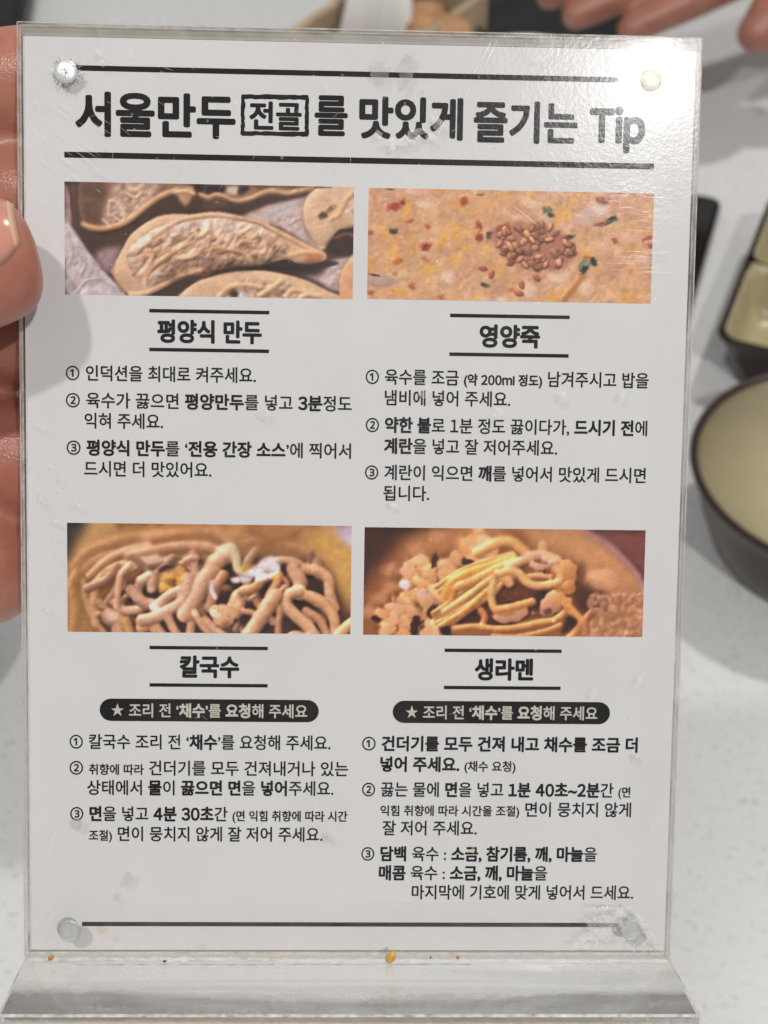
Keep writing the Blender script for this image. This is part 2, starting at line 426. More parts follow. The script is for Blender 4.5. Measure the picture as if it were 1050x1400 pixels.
        for d in range(2, 15, 2):                    # what stands up between a point and the light shades it
            o = np.roll(np.roll(h, int(d * .75), 0), int(d * .5), 1)
            sh = np.maximum(sh, np.clip((o - h - d * .55) * .22, 0, 1))
        sh = blur(sh, 1.3)
        f = (.40 + .72 * lam * (1 - .5 * sh)) * (1 - occ)
        f = np.stack([f ** .86, f, f ** 1.12], -1) if warm else f[..., None]
        hl = np.clip(-gx * .25 - gy * .40 + z * .88, 0, 1) ** 30 * spec * (1 - sh)
        out = s.img * f * gain * 1.02 + 255 * hl[..., None] * np.array((1, .93, .85))
        if far:                                      # the far side of the dish is out of focus
            k = np.clip(1 - s.Y / (s.h * far), 0, 1)[..., None]
            out = out * (1 - k) + blur(out, 3.2) * k
        out = blur(out, .6)
        out *= 1 + .07 * (smooth_noise(s.h, s.w, 9, s.rng, 4)[..., None] - .5) * 2
        g_ = out.mean(-1, keepdims=True); out = g_ + (out - g_) * .98; out = (out - 125) * 1.10 + 120
        out *= 1 + grain * (s.rng.random((s.h, s.w, 1)) - .5) * 2
        return np.clip(out, 0, 255)

def print_dumplings():
    P = Print(88, 250, 396, 154, (78, 58, 50), 3)
    A, B = (80, 240, 5.0), (280, 240, 5.0)
    P.area(A, [(40, 40), (520, 40), (540, 400), (200, 420), (100, 330)], (98, 76, 64), 4, .2, 16)
    P.area(A, [(40, 60), (75, 120), (85, 330), (40, 330)], (168, 140, 142), 1.5, .15)
    P.area(A, [(70, 40), (118, 40), (108, 340), (80, 240)], (108, 86, 72), 1, .1, curved=False)
    P.area(A, [(280, 500), (440, 490), (360, 650), (300, 640), (240, 560)], (150, 130, 132), 4, .25, 10)
    P.area(A, [(35, 280), (110, 385), (200, 520), (300, 650), (400, 740), (480, 830), (30, 840)], (198, 188, 190), 1.6, .12, 14, False, 7)
    for pts in ([(60, 400), (90, 520), (60, 640)], [(120, 800), (190, 720), (320, 700)], [(140, 540), (180, 600), (150, 680)], [(230, 590), (290, 700), (380, 760)]):
        P.tube(A, pts, 16, (178, 164, 168), .5, .12, 2.2)
    P.area(B, [(240, 262), (420, 185), (700, 118), (690, 330), (790, 500), (640, 410), (500, 330), (380, 300)], (204, 184, 178), 2, .14, 12, False, 5)
    P.area(B, [(380, 270), (460, 215), (640, 160), (600, 190), (470, 250)], (178, 172, 178), 3, .1)
    P.tube(B, [(570, 320), (620, 280), (660, 268)], 12, (160, 135, 138), .5, .25, 2)
    P.area(B, [(650, 640), (940, 530), (1020, 560), (920, 760), (760, 690)], (196, 178, 176), 2.5, .16, 9, True, 5)
    # dumpling at the upper left
    m = P.area(A, [(135, 40), (420, 40), (860, 40), (800, 105), (700, 150), (600, 220), (520, 290), (430, 340), (300, 372), (175, 352), (140, 200)], (150, 116, 94), 1.2, .18, 14)
    P.area(A, [(130, 60), (330, 60), (310, 200), (280, 330), (180, 345), (140, 200)], (112, 86, 72), 5, .2, 12)
    P.area(A, [(400, 40), (660, 40), (620, 160), (540, 240), (450, 320), (330, 330), (320, 220)], (192, 164, 146), 4, .22, 9, True, 9)
    for pts in ([(340, 260), (350, 180), (400, 190), (450, 260)], [(460, 120), (520, 150), (560, 120)], [(300, 300), (330, 330)], [(450, 280), (430, 310), (380, 290)]):
        P.tube(A, pts, 16, (214, 184, 158), .6, .2, 1.2)
    P.tube(A, [(165, 335), (230, 358), (310, 362), (430, 328), (520, 268), (600, 200), (700, 132), (800, 92)], 30, (206, 164, 126), .42, .26, 2.0)
    P.area(A, [(800, 70), (920, 60), (910, 130), (860, 200), (800, 120)], (186, 150, 122), 2, .15)
    P.area(A, [(910, 60), (1050, 40), (1060, 130), (960, 120)], (84, 64, 54), 2, .2)
    P.tube(A, [(790, 110), (860, 100), (920, 116)], 24, (204, 168, 134), .6, .3)
    # its neighbour along the top edge
    P.area(B, [(-10, 50), (740, 50), (640, 100), (420, 110), (220, 150), (120, 120), (0, 130)], (150, 116, 90), 2, .2, 9)
    P.area(B, [(0, 60), (130, 60), (110, 110), (0, 120)], (78, 60, 52), 2, .2)
    P.area(B, [(140, 60), (230, 60), (215, 115), (150, 110)], (206, 188, 170), 2, .1)
    P.area(B, [(230, 60), (300, 64), (260, 110), (215, 110)], (96, 76, 66), 2, .1)
    P.area(B, [(0, 150), (60, 130), (130, 145), (200, 170), (90, 200), (0, 220)], (120, 96, 80), 2.5, .2)
    P.tube(B, [(-40, 118), (20, 140), (70, 118), (130, 130), (210, 158), (300, 142), (380, 106), (450, 84), (560, 100), (650, 78), (730, 60)], 26, (204, 166, 134), .42, .26, 2.0)
    # the main dumpling
    wrap = [(350, 650), (430, 500), (480, 410), (560, 340), (680, 270), (800, 252), (900, 255), (1000, 242)]
    wrapB = [(100, 235), (200, 252), (320, 288), (420, 312), (520, 350), (640, 412), (740, 462), (822, 500), (828, 545), (760, 575), (640, 578), (560, 548), (460, 572), (350, 602), (200, 622), (100, 642), (0, 672)]
    tail = [(900, 662), (760, 735), (640, 795), (540, 825), (480, 812), (400, 740)]
    toA = lambda l: [(x + 1000, y) for x, y in l]
    P.blob(B, 500, 590, 420, 40, -.05, (58, 42, 36), 8, 0, .1, .85)
    m = P.area(A, wrap + toA(wrapB) + tail, (204, 170, 140), 1.0, .10, 16)
    P.dome(m, .30, 12)
    fill = [(462, 530), (520, 450), (620, 380), (760, 318), (900, 280), (1020, 270)] + toA([(120, 266), (300, 296), (450, 340), (530, 400), (560, 490), (480, 545), (400, 590), (200, 612), (0, 650)]) + [(860, 655), (700, 715), (600, 750), (530, 700), (480, 600)]
    m = P.area(A, fill, (206, 182, 166), 2.0, .12, 13, True, 13)
    P.area(A, [(740, 560), (900, 540), (1060, 480)] + toA([(200, 520), (300, 600), (0, 655)]) + [(860, 660), (700, 640)], (150, 122, 104), 5, .25, 8, True, 9)
    P.area(B, [(300, 520), (400, 430), (500, 470), (480, 540), (340, 570)], (128, 108, 92), 4, .2, 8, True, 6)
    rng = np.random.default_rng(8)
    P.dome(m, .30, 6)
    for i in range(120):                                                   # crinkled skin over the filling
        u = rng.random(); x = 500 + u * 1010; yc = 585 - 235 * math.sin(min(1, u * 1.25) * 1.5) + u * 110
        y = yc + rng.uniform(-95, 120) * (1 - .5 * u); k_ = rng.uniform(.88, 1.06)
        P.blob(A, x, y, rng.uniform(34, 80), rng.uniform(13, 24), rng.uniform(-1.1, -.1), (210 * k_, 172 * k_, 144 * k_), 5, rng.uniform(.4, .9), .35, .75)
    for i in range(22):                                                    # gathered pleats
        u = rng.random(); x = 520 + u * 940; yc = 575 - 235 * math.sin(min(1, u * 1.25) * 1.5) + u * 115
        y = yc + rng.uniform(-80, 105) * (1 - .5 * u); a = rng.uniform(-1.1, .2); l = rng.uniform(30, 75); bend = rng.uniform(-24, 24); k_ = rng.uniform(.9, 1.05)
        P.tube(A, [(x - l * math.cos(a), y - l * math.sin(a)), (x + bend * .5, y + bend), (x + l * math.cos(a), y + l * math.sin(a))], rng.uniform(22, 36), (218 * k_, 184 * k_, 156 * k_), .6, .26, 2.0)
    P.area(A, [(760, 610), (900, 600), (1060, 560)] + toA([(200, 560), (330, 590), (200, 615), (0, 655)]) + [(860, 660), (740, 690)], (166, 132, 110), 7, .2, 8, True, 5)
    for (x, y) in ((770, 420), (1150, 455), (980, 560), (600, 740)):
        P.blob(A, x, y, 26, 16, .4, (150, 144, 132), 6, 0, .3, .5)
    P.tube(A, [(590, 735), (610, 660), (690, 580), (800, 505), (900, 450)], 26, (210, 170, 132), .45, .2, 2.0)
    P.tube(B, [(30, 520), (50, 480), (120, 488), (210, 500), (270, 520), (312, 560)], 24, (212, 172, 134), .42, .26, 2.0)
    P.tube(B, [(400, 330), (480, 350), (530, 400), (560, 490)], 22, (190, 156, 130), .42, .26, 2.0)
    P.tube(A, [(490, 812), (590, 796), (700, 742), (800, 682), (900, 648), (960, 634)], 34, (208, 172, 140), .38, .2, 2.0)
    P.tube(A, [(640, 420), (740, 345), (850, 292), (1000, 262)] + toA([(100, 262), (250, 278), (340, 296), (420, 316)]), 30, (208, 174, 144), .35, .12, 2.4)
    P.tube(B, [(420, 330), (560, 400), (700, 470), (800, 512)], 26, (206, 168, 136), .55, .2)
    P.tube(B, [(530, 528), (600, 522), (680, 500), (760, 505)], 30, (216, 172, 130), .4, .16, 2.0)
    P.area(B, [(680, 540), (740, 500), (810, 525), (760, 565), (690, 572)], (190, 128, 90), 2.5, .1)
    P.area(B, [(0, 690), (200, 630), (420, 600), (600, 590), (700, 620), (500, 640), (340, 624), (150, 640)], (72, 50, 42), 3, .2)
    # the dumpling under it
    low = [(780, 840), (870, 760), (960, 700), (1000, 690)] + toA([(150, 642), (350, 626), (500, 642), (700, 692), (850, 762), (1010, 850)])
    P.area(B, [(560, 600), (840, 560), (800, 640), (740, 660), (640, 650)], (66, 46, 40), 4, .1)
    m = P.area(A, low, (206, 172, 142), 1.0, .1, 14)
    P.dome(m, .26, 10)
    m = P.area(B, [(30, 850), (110, 770), (200, 710), (270, 688), (400, 702), (500, 690), (650, 742), (760, 788), (850, 850)], (186, 158, 136), 2, .2, 10, True, 12)
    for pts in ([(90, 820), (160, 750), (250, 730), (380, 740)], [(380, 800), (470, 740), (520, 700)], [(560, 800), (600, 760), (700, 770)], [(640, 830), (700, 790), (790, 800)]):
        P.tube(B, pts, 34, (212, 174, 138), .5, .25, 2.0)
    P.blob(B, 260, 800, 40, 30, 0, (204, 196, 196), 4); P.blob(B, 195, 790, 30, 30, 0, (90, 68, 56), 5)
    # the dumpling on the right
    m = P.area(B, [(740, 60), (680, 130), (658, 230), (680, 330), (740, 430), (790, 486), (850, 440), (890, 370), (930, 340), (1040, 310), (1040, 60)], (208, 176, 148), 1.2, .08, 16)
    P.dome(m, .30, 12)
    P.area(B, [(930, 220), (980, 120), (1040, 90), (1040, 260)], (206, 182, 164), 2.5, .1, 9, True, 8)
    P.tube(B, [(860, 270), (920, 230), (960, 140), (1010, 90)], 30, (214, 168, 124), .4, .16, 2.0)
    P.blob(B, 802, 246, 32, 24, -.4, (96, 76, 56), 5); P.blob(B, 860, 200, 36, 16, -.7, (150, 116, 86), 5)
    P.area(B, [(890, 380), (930, 350), (1040, 330), (1040, 470), (960, 520), (860, 500), (830, 460)], (66, 46, 40), 3, .25)
    P.tube(B, [(890, 400), (960, 370), (1020, 380)], 20, (150, 110, 82), .5, .1, 2.5)
    m = P.area(B, [(1040, 470), (970, 560), (930, 640), (915, 760), (950, 840), (1040, 850)], (206, 160, 122), 1.2, .1)
    P.dome(m, .26, 10)
    P.img *= np.array((1.0, .985, 1.0))
    return P.done(0, 1.0, .12)

def print_porridge():
    P = Print(503, 257, 389, 154, (206, 162, 122), 5)
    A, B = (495, 250, 5.12), (690, 250, 5.0)
    R = P.rng
    n = smooth_noise(P.h, P.w, 26, R, 4); P.mix(np.clip((n - .45) * 3, 0, .7), (190, 146, 120))
    n = smooth_noise(P.h, P.w, 18, R, 4); P.mix(np.clip((n - .55) * 4, 0, .7), (216, 178, 140))
    n = smooth_noise(P.h, P.w, 20, R, 4); P.mix(np.clip((n - .62) * 5, 0, .6), (214, 164, 86))
    hgt = smooth_noise(P.h, P.w, 9, R, 3) * 4; gy, gx = np.gradient(blur(hgt, 1.2)); P.hgt += hgt * .8
    for i in range(260):                                                    # grains of rice
        P.blob(A, R.uniform(20, 2040), R.uniform(20, 820), R.uniform(12, 34), R.uniform(8, 18), R.uniform(0, 3.1),
               (214 + R.uniform(-12, 14), 176 + R.uniform(-16, 14), 140 + R.uniform(-18, 16)), 5, .3, .3, .55)
    for s_, x, y, rx, ry, a, c in ((A, 430, 150, 70, 26, .1, (222, 192, 164)), (A, 600, 660, 40, 46, .2, (222, 196, 176)), (A, 360, 60, 70, 30, .2, (214, 180, 156)), (A, 840, 800, 50, 24, 0, (224, 196, 172)),
            (A, 985, 815, 40, 24, 0, (226, 200, 180)), (A, 130, 690, 120, 36, 0, (178, 150, 140)), (B, 160, 120, 70, 46, .5, (214, 180, 148)), (B, 560, 200, 120, 60, -.5, (196, 170, 158)), (B, 650, 160, 46, 50, 0, (214, 190, 176)),
            (B, 370, 620, 80, 60, .2, (218, 190, 160)), (B, 560, 700, 70, 60, .2, (216, 186, 152)), (B, 940, 490, 60, 24, 0, (210, 182, 164)), (B, 170, 720, 60, 60, 0, (214, 184, 160)), (B, 640, 420, 90, 60, 0, (212, 172, 136)),
            (B, 830, 360, 60, 40, .3, (206, 166, 134)), (B, 700, 560, 60, 40, .3, (196, 152, 118)), (B, 850, 160, 90, 50, .3, (196, 148, 116))):
        P.blob(s_, x, y, rx, ry, a, c, 9, .15, .35, .8)
    for s_, x, y, rx, ry, a in ((A, 300, 190, 30, 60, .3), (A, 560, 380, 34, 90, .35), (A, 225, 470, 36, 70, -.3), (A, 730, 450, 60, 26, -.5), (A, 460, 600, 60, 40, .3), (A, 60, 580, 30, 50, -.3), (A, 270, 760, 50, 24, 0),
            (A, 820, 780, 60, 26, -.3), (B, 400, 200, 70, 44, .2), (B, 350, 310, 46, 30, .6), (B, 560, 450, 60, 26, .3), (B, 340, 770, 50, 50, -.5), (B, 870, 420, 36, 24, 0), (B, 840, 760, 60, 40, .2), (A, 870, 440, 24, 50, .1), (A, 650, 520, 30, 24, .1)):
        P.blob(s_, x, y, rx, ry, a, (222, 168, 80), 10, 0, .6, .6)
    P.tube(B, [(530, 600), (480, 680), (400, 780)], 40, (190, 130, 74), .3, .1, 3)
    for s_, x, y, rx, ry, a, c in ((A, 215, 165, 40, 34, -.4, (160, 62, 48)), (A, 275, 135, 30, 22, -.6, (150, 50, 44)), (A, 700, 115, 28, 34, .4, (170, 72, 50)), (A, 330, 262, 36, 14, -.35, (184, 92, 52)), (A, 452, 298, 18, 16, .4, (170, 74, 54)),
            (A, 445, 440, 36, 42, .5, (176, 96, 70)), (A, 440, 445, 22, 34, .5, (132, 44, 40)), (A, 60, 350, 24, 18, .3, (160, 84, 70)), (A, 250, 550, 44, 24, -.2, (188, 106, 62)), (A, 350, 725, 24, 20, .4, (178, 88, 48)),
            (A, 555, 800, 26, 18, .3, (190, 92, 46)), (A, 225, 635, 16, 14, 0, (184, 110, 78)), (A, 432, 522, 14, 10, 0, (170, 96, 60)), (A, 810, 280, 24, 30, -.4, (150, 66, 54)), (A, 818, 368, 34, 36, .3, (140, 58, 50)), (A, 980, 300, 60, 32, -.3, (158, 68, 50)),
            (A, 60, 775, 24, 20, 0, (160, 92, 70)), (B, 640, 90, 50, 26, .1, (140, 80, 70)), (B, 640, 255, 46, 20, -.2, (126, 70, 52)), (B, 745, 365, 18, 30, -.5, (156, 76, 56)), (B, 970, 345, 46, 18, -.3, (150, 72, 58)), (B, 995, 400, 24, 16, 0, (150, 70, 66)),
            (B, 45, 720, 22, 18, 0, (186, 102, 56)), (B, 570, 485, 50, 12, .1, (190, 110, 56))):
        P.blob(s_, x, y, rx * .85, ry * .85, a, c, 5, .2, .5, .9)
    for s_, x, y, rx, ry, a, c in ((A, 218, 340, 30, 22, .4, (58, 62, 50)), (A, 190, 40, 30, 10, 0, (84, 80, 56)), (A, 815, 70, 34, 8, -.1, (110, 96, 54)), (A, 95, 650, 50, 10, .15, (46, 44, 36)), (A, 880, 355, 22, 32, .3, (70, 66, 48)), (A, 865, 708, 36, 18, .2, (108, 98, 72)), (A, 848, 700, 16, 12, .2, (60, 60, 48)),
            (B, 285, 165, 46, 26, .2, (96, 110, 84)), (B, 302, 198, 22, 18, .2, (34, 38, 32)), (B, 425, 350, 40, 22, -.35, (52, 54, 44)), (B, 725, 225, 44, 26, -.5, (78, 82, 66)), (B, 720, 215, 30, 12, -.5, (38, 44, 40)), (B, 722, 255, 32, 10, -.7, (200, 190, 140)),
            (B, 540, 545, 36, 60, .7, (120, 124, 96)), (B, 545, 565, 22, 42, .65, (38, 42, 36)), (B, 605, 518, 26, 30, -.6, (36, 40, 34)), (B, 560, 530, 26, 14, -.5, (150, 150, 116))):
        P.blob(s_, x, y, rx * .9, ry * .9, a, c, 3.5, 0, .45, .92)
    P.blob(B, 200, 420, 270, 150, .15, (150, 92, 76), 16, 0, .4, .55)
    for i in range(84):                                                    # toasted sesame
        ang = R.uniform(0, 6.28); q = math.sqrt(R.random())
        x, y = 205 + 265 * q * math.cos(ang), 415 + 160 * q * math.sin(ang) + 20 * math.cos(ang)
        c = R.uniform(.62, 1.05); a = R.uniform(-1.2, 1.4)
        P.blob(B, x + 3, y + 6, 32, 21, a, (96, 54, 44), 2, 0, .05, .7)
        P.blob(B, x, y, R.uniform(24, 32), R.uniform(13, 19), a, (222 * c, 160 * c, 122 * c), 1.6, .5, .06)
    for x, y, a in ((115, 680, 1.3), (215, 630, .8), (-155, 570, .25), (-92, 610, 1.8), (100, 740, .2)):
        P.blob(B, x + 3, y + 5, 34, 20, a, (100, 56, 44), 2, 0, .05, .7)
        P.blob(B, x, y, 32, 16, a, (180, 106, 76), 1.6, .5, .06)
    P.img *= np.array((1.0, .99, 1.03))
    return P.done(0, 1.0, .2)

def print_noodles():
    P = Print(92, 717, 388, 149, (184, 134, 84), 7)
    A, B = (85, 710, 5.12), (280, 710, 5.0)
    a2 = lambda l: [((280 - 85) * 5.12 + x * 5.12 / 5.0, y * 5.12 / 5.0) for x, y in l]
    n = smooth_noise(P.h, P.w, 40, P.rng, 2); P.mix(np.clip((n - .4) * 2, 0, .5), (160, 110, 66))
    P.area(A, [(30, 30), (230, 30), (110, 160), (30, 300)], (72, 62, 56), 6)
    P.area(A, [(190, 30), (420, 30), (300, 130), (120, 250)], (196, 152, 96), 9)
    P.area(B, [(640, 120), (900, 100), (1010, 250), (1010, 700), (900, 640), (860, 380)], (202, 154, 84), 9)
    P.area(B, [(860, 40), (1010, 40), (1010, 190), (950, 150)], (196, 178, 190), 2.5, curved=False)
    P.area(A, [(330, 480), (1040, 300)] + a2([(600, 280), (860, 420), (900, 800)]) + [(400, 800)], (92, 56, 36), 9)
    for pts, w, c in (([(90, 330), (170, 240), (330, 170), (560, 120), (820, 110)], 50, (178, 126, 84)), ([(120, 420), (180, 330), (320, 250), (480, 200)], 44, (186, 134, 94)),
                      ([(70, 800), (90, 640), (60, 480), (110, 380)], 60, (180, 130, 82)), ([(560, 150), (760, 110), (1000, 90)] + a2([(200, 110)]), 46, (186, 128, 82)), (a2([(60, 60), (110, 120), (180, 170)]), 46, (198, 150, 106)),
                      (a2([(250, 160), (420, 150), (640, 200), (800, 260)]), 40, (172, 118, 76)), ([(300, 200), (500, 180), (700, 150)], 30, (140, 94, 62)), (a2([(300, 60), (400, 110), (520, 120)]), 40, (150, 100, 62)), (a2([(640, 60), (560, 110)]), 30, (140, 92, 58))):
        P.tube(A, pts, w, c, .55, .4, 2.5)
    P.soften(2.4)
    N = (206, 154, 118)
    for pts, w, c in (([(290, 800), (210, 690), (170, 580), (150, 440)], 46, (190, 140, 100)), ([(230, 720), (222, 560), (250, 430), (340, 350), (480, 310), (640, 262)], 62, (196, 146, 100)),
                      ([(190, 400), (300, 300), (450, 225), (600, 190)], 52, (194, 142, 104)), ([(460, 260), (640, 215), (840, 185), (1000, 190)] + a2([(60, 200)]), 60, (198, 148, 110)),
                      ([(420, 480), (440, 380), (540, 320), (680, 290), (830, 280)], 44, (196, 146, 112))):
        P.tube(A, pts, w, c, .6, .5, 2.0)
    P.blob(A, 300, 490, 46, 60, .2, (160, 104, 52), 12, 0, .3, .6)
    P.blob(A, 120, 580, 60, 180, .1, (176, 132, 82), 12, 0, .3, .5)
    P.blob(A, 590, 290, 120, 34, -.15, (224, 184, 152), 8, .2, .3, .9); P.blob(A, 480, 340, 40, 22, -.3, (226, 190, 140), 6, .2, .3, .9)
    rn = np.random.default_rng(31)
    for k in range(46):
        x, y = rn.uniform(260, 1850), rn.uniform(300, 790); a = rn.uniform(.5, 2.5); l = rn.uniform(90, 200); q_ = rn.uniform(-50, 50); c = rn.uniform(.66, .95)
        P.tube(A, [(x - l * math.cos(a), y - l * .7 * math.sin(a)), (x + q_, y + q_ * .4), (x + l * math.cos(a), y + l * .7 * math.sin(a))], rn.uniform(44, 66), (198 * c, 146 * c, 110 * c), .6, .4, 1.4)
    P.soften(1.0)
    P.blob(A, 720, 350, 60, 26, -.15, (62, 34, 24), 5); P.blob(A, 980, 330, 50, 60, .3, (84, 52, 40), 7)
    P.blob(A, 480, 590, 60, 40, .3, (80, 50, 36), 7)
    for pts, w, c in (([(360, 590), (420, 640), (500, 640), (560, 620)], 66, N), ([(380, 610), (390, 500), (410, 390), (470, 330)], 50, N), ([(480, 500), (560, 580), (640, 600)], 80, (196, 148, 116)),
                      ([(560, 430), (620, 400), (620, 480)], 70, (204, 160, 128)), ([(330, 690), (390, 720), (400, 800)], 110, (196, 146, 112)), ([(440, 720), (470, 810)], 70, (206, 150, 98)), ([(560, 760), (620, 740), (680, 810)], 90, (208, 156, 112)),
                      ([(910, 240), (920, 320), (930, 400)], 60, (202, 150, 118)), ([(830, 310), (880, 280), (930, 270)], 40, (190, 138, 102))):
        P.tube(A, pts, w, c, .65, .5)
    P.area(A, [(650, 430), (700, 370), (830, 328), (868, 380), (830, 440), (760, 480), (680, 512)], (226, 150, 58), 1.2, .2, 6, True, 6)
    P.area(A, [(655, 420), (720, 370), (820, 335), (850, 360), (760, 400), (690, 440)], (226, 178, 118), 2.5, .2, 6)
    P.area(A, [(665, 440), (720, 440), (700, 505), (680, 505)], (230, 186, 110), 2.5)
    for pts, w, c in (([(650, 620), (740, 540), (840, 490)], 74, N), ([(560, 710), (640, 690), (740, 640), (830, 580), (860, 500), (880, 420)], 88, (210, 158, 124)), ):
        P.tube(A, pts, w, c, .6, .55)
    P.area(A, [(760, 690), (830, 640), (900, 690), (880, 800), (800, 800)], (70, 40, 32), 3)
    for pts, w, c in (([(730, 680), (760, 740), (800, 810)], 60, N), ([(900, 690), (890, 810)], 60, (202, 148, 110)), ([(860, 660), (920, 560), (980, 440), (1050, 340)] + a2([(60, 300), (130, 250)]), 120, (208, 154, 118)),
                      ([(920, 650), (980, 740), (1060, 810)], 60, (212, 160, 120)), ([(960, 620), (1010, 700), (1050, 760)], 40, (160, 106, 76))):
        P.tube(A, pts, w, c, .6, .6)
    P.blob(A, 640, 615, 34, 20, .3, (236, 208, 184), 2.5); P.blob(A, 920, 655, 22, 24, .3, (232, 198, 162), 2); P.blob(A, 340, 690, 40, 40, .3, (226, 186, 160), 9, 0, .2, .7)
    for pts in ([(90, 500), (200, 470), (160, 580), (70, 570)], [(130, 290), (200, 340), (180, 390), (150, 390)], [(230, 580), (330, 560), (390, 620), (300, 760), (230, 700)], [(530, 300), (640, 340), (580, 360)], [(520, 660), (600, 650), (680, 790), (530, 800)],
                [(690, 370), (820, 420), (820, 520), (720, 490)], [(380, 440), (450, 420), (420, 510), (360, 520)], [(520, 340), (570, 400), (560, 460), (520, 420)], [(640, 580), (760, 590), (830, 660), (760, 640)]):
        P.area(B, pts, (92, 56, 40), 3.5)
    for pts, w, c in (([(40, 560), (60, 470), (120, 380)], 70, (186, 130, 92)), ([(190, 600), (220, 530), (235, 520)], 90, (210, 156, 116)), ([(210, 640), (235, 580)], 70, (206, 150, 112)), ([(250, 490), (330, 460), (400, 400)], 66, (196, 140, 98)), ([(350, 560), (380, 620), (400, 680)], 50, (176, 120, 84)),
                      ([(440, 520), (480, 440), (500, 380)], 66, (200, 142, 100)), ([(250, 620), (330, 640), (360, 720)], 46, (204, 152, 112)), ([(500, 270), (600, 280), (700, 330)], 50, (204, 154, 120)), ([(520, 480), (560, 440), (540, 400)], 40, (190, 136, 98)),
                      ([(600, 330), (640, 410), (640, 490)], 96, (208, 156, 118)), ([(690, 330), (780, 350), (840, 400), (850, 500), (880, 590)], 70, (212, 158, 116)), ([(690, 620), (780, 680), (840, 790)], 60, (198, 142, 104)),
                      ([(290, 800), (370, 680), (440, 570), (475, 520)], 100, (214, 158, 118)), ([(500, 800), (500, 700), (520, 560)], 46, (190, 134, 96)), ([(620, 500), (720, 520), (820, 570), (880, 670), (895, 790)], 74, (212, 158, 114)),
                      ([(640, 480), (570, 510), (560, 580), (620, 650), (700, 720), (770, 810)], 78, (216, 164, 124)), ([(890, 820), (960, 740), (1010, 700)], 80, (222, 164, 110)), ([(560, 800), (620, 775), (700, 790)], 40, (214, 160, 120))):
        P.tube(B, pts, w, c, .62, .55)
    P.blob(B, 120, 660, 100, 80, .3, (216, 164, 120), 2.5, .35, .35); P.blob(B, 60, 640, 40, 24, .5, (232, 196, 160), 3, 0, .3); P.blob(B, 150, 730, 40, 40, 0, (150, 96, 66), 6, 0, .3, .7)
    P.tube(B, [(0, 690), (60, 750), (130, 800)], 60, (212, 160, 120), .6, .5)
    P.tube(B, [(110, 215), (175, 195), (205, 260), (225, 340), (300, 365)], 62, (214, 188, 148), .45, .4, 1.6)
    P.blob(B, 120, 210, 46, 44, 0, (230, 208, 170), 5, .3, .15)
    P.area(B, [(230, 310), (330, 300), (330, 340), (250, 360)], (226, 180, 96), 3)
    P.area(B, [(160, 400), (260, 372), (340, 310), (400, 258), (450, 246), (500, 270), (510, 340), (480, 380), (420, 410), (340, 415), (200, 432)], (226, 206, 198), 1.6, .06, 10, True, 3)
    P.hgt += 7 * P.mask(B, [(160, 400), (260, 372), (340, 310), (400, 258), (450, 246), (500, 270), (510, 340), (480, 380), (420, 410), (340, 415), (200, 432)], 2.5)
    P.blob(B, 480, 385, 30, 16, -.3, (226, 160, 60), 4)
    P.tube(B, [(45, 430), (40, 480), (66, 530)], 30, (230, 210, 202), .4, .3)
    P.img *= np.array((1.0, 1.02, 1.10))
    return P.done(.45, 1.0, .26)

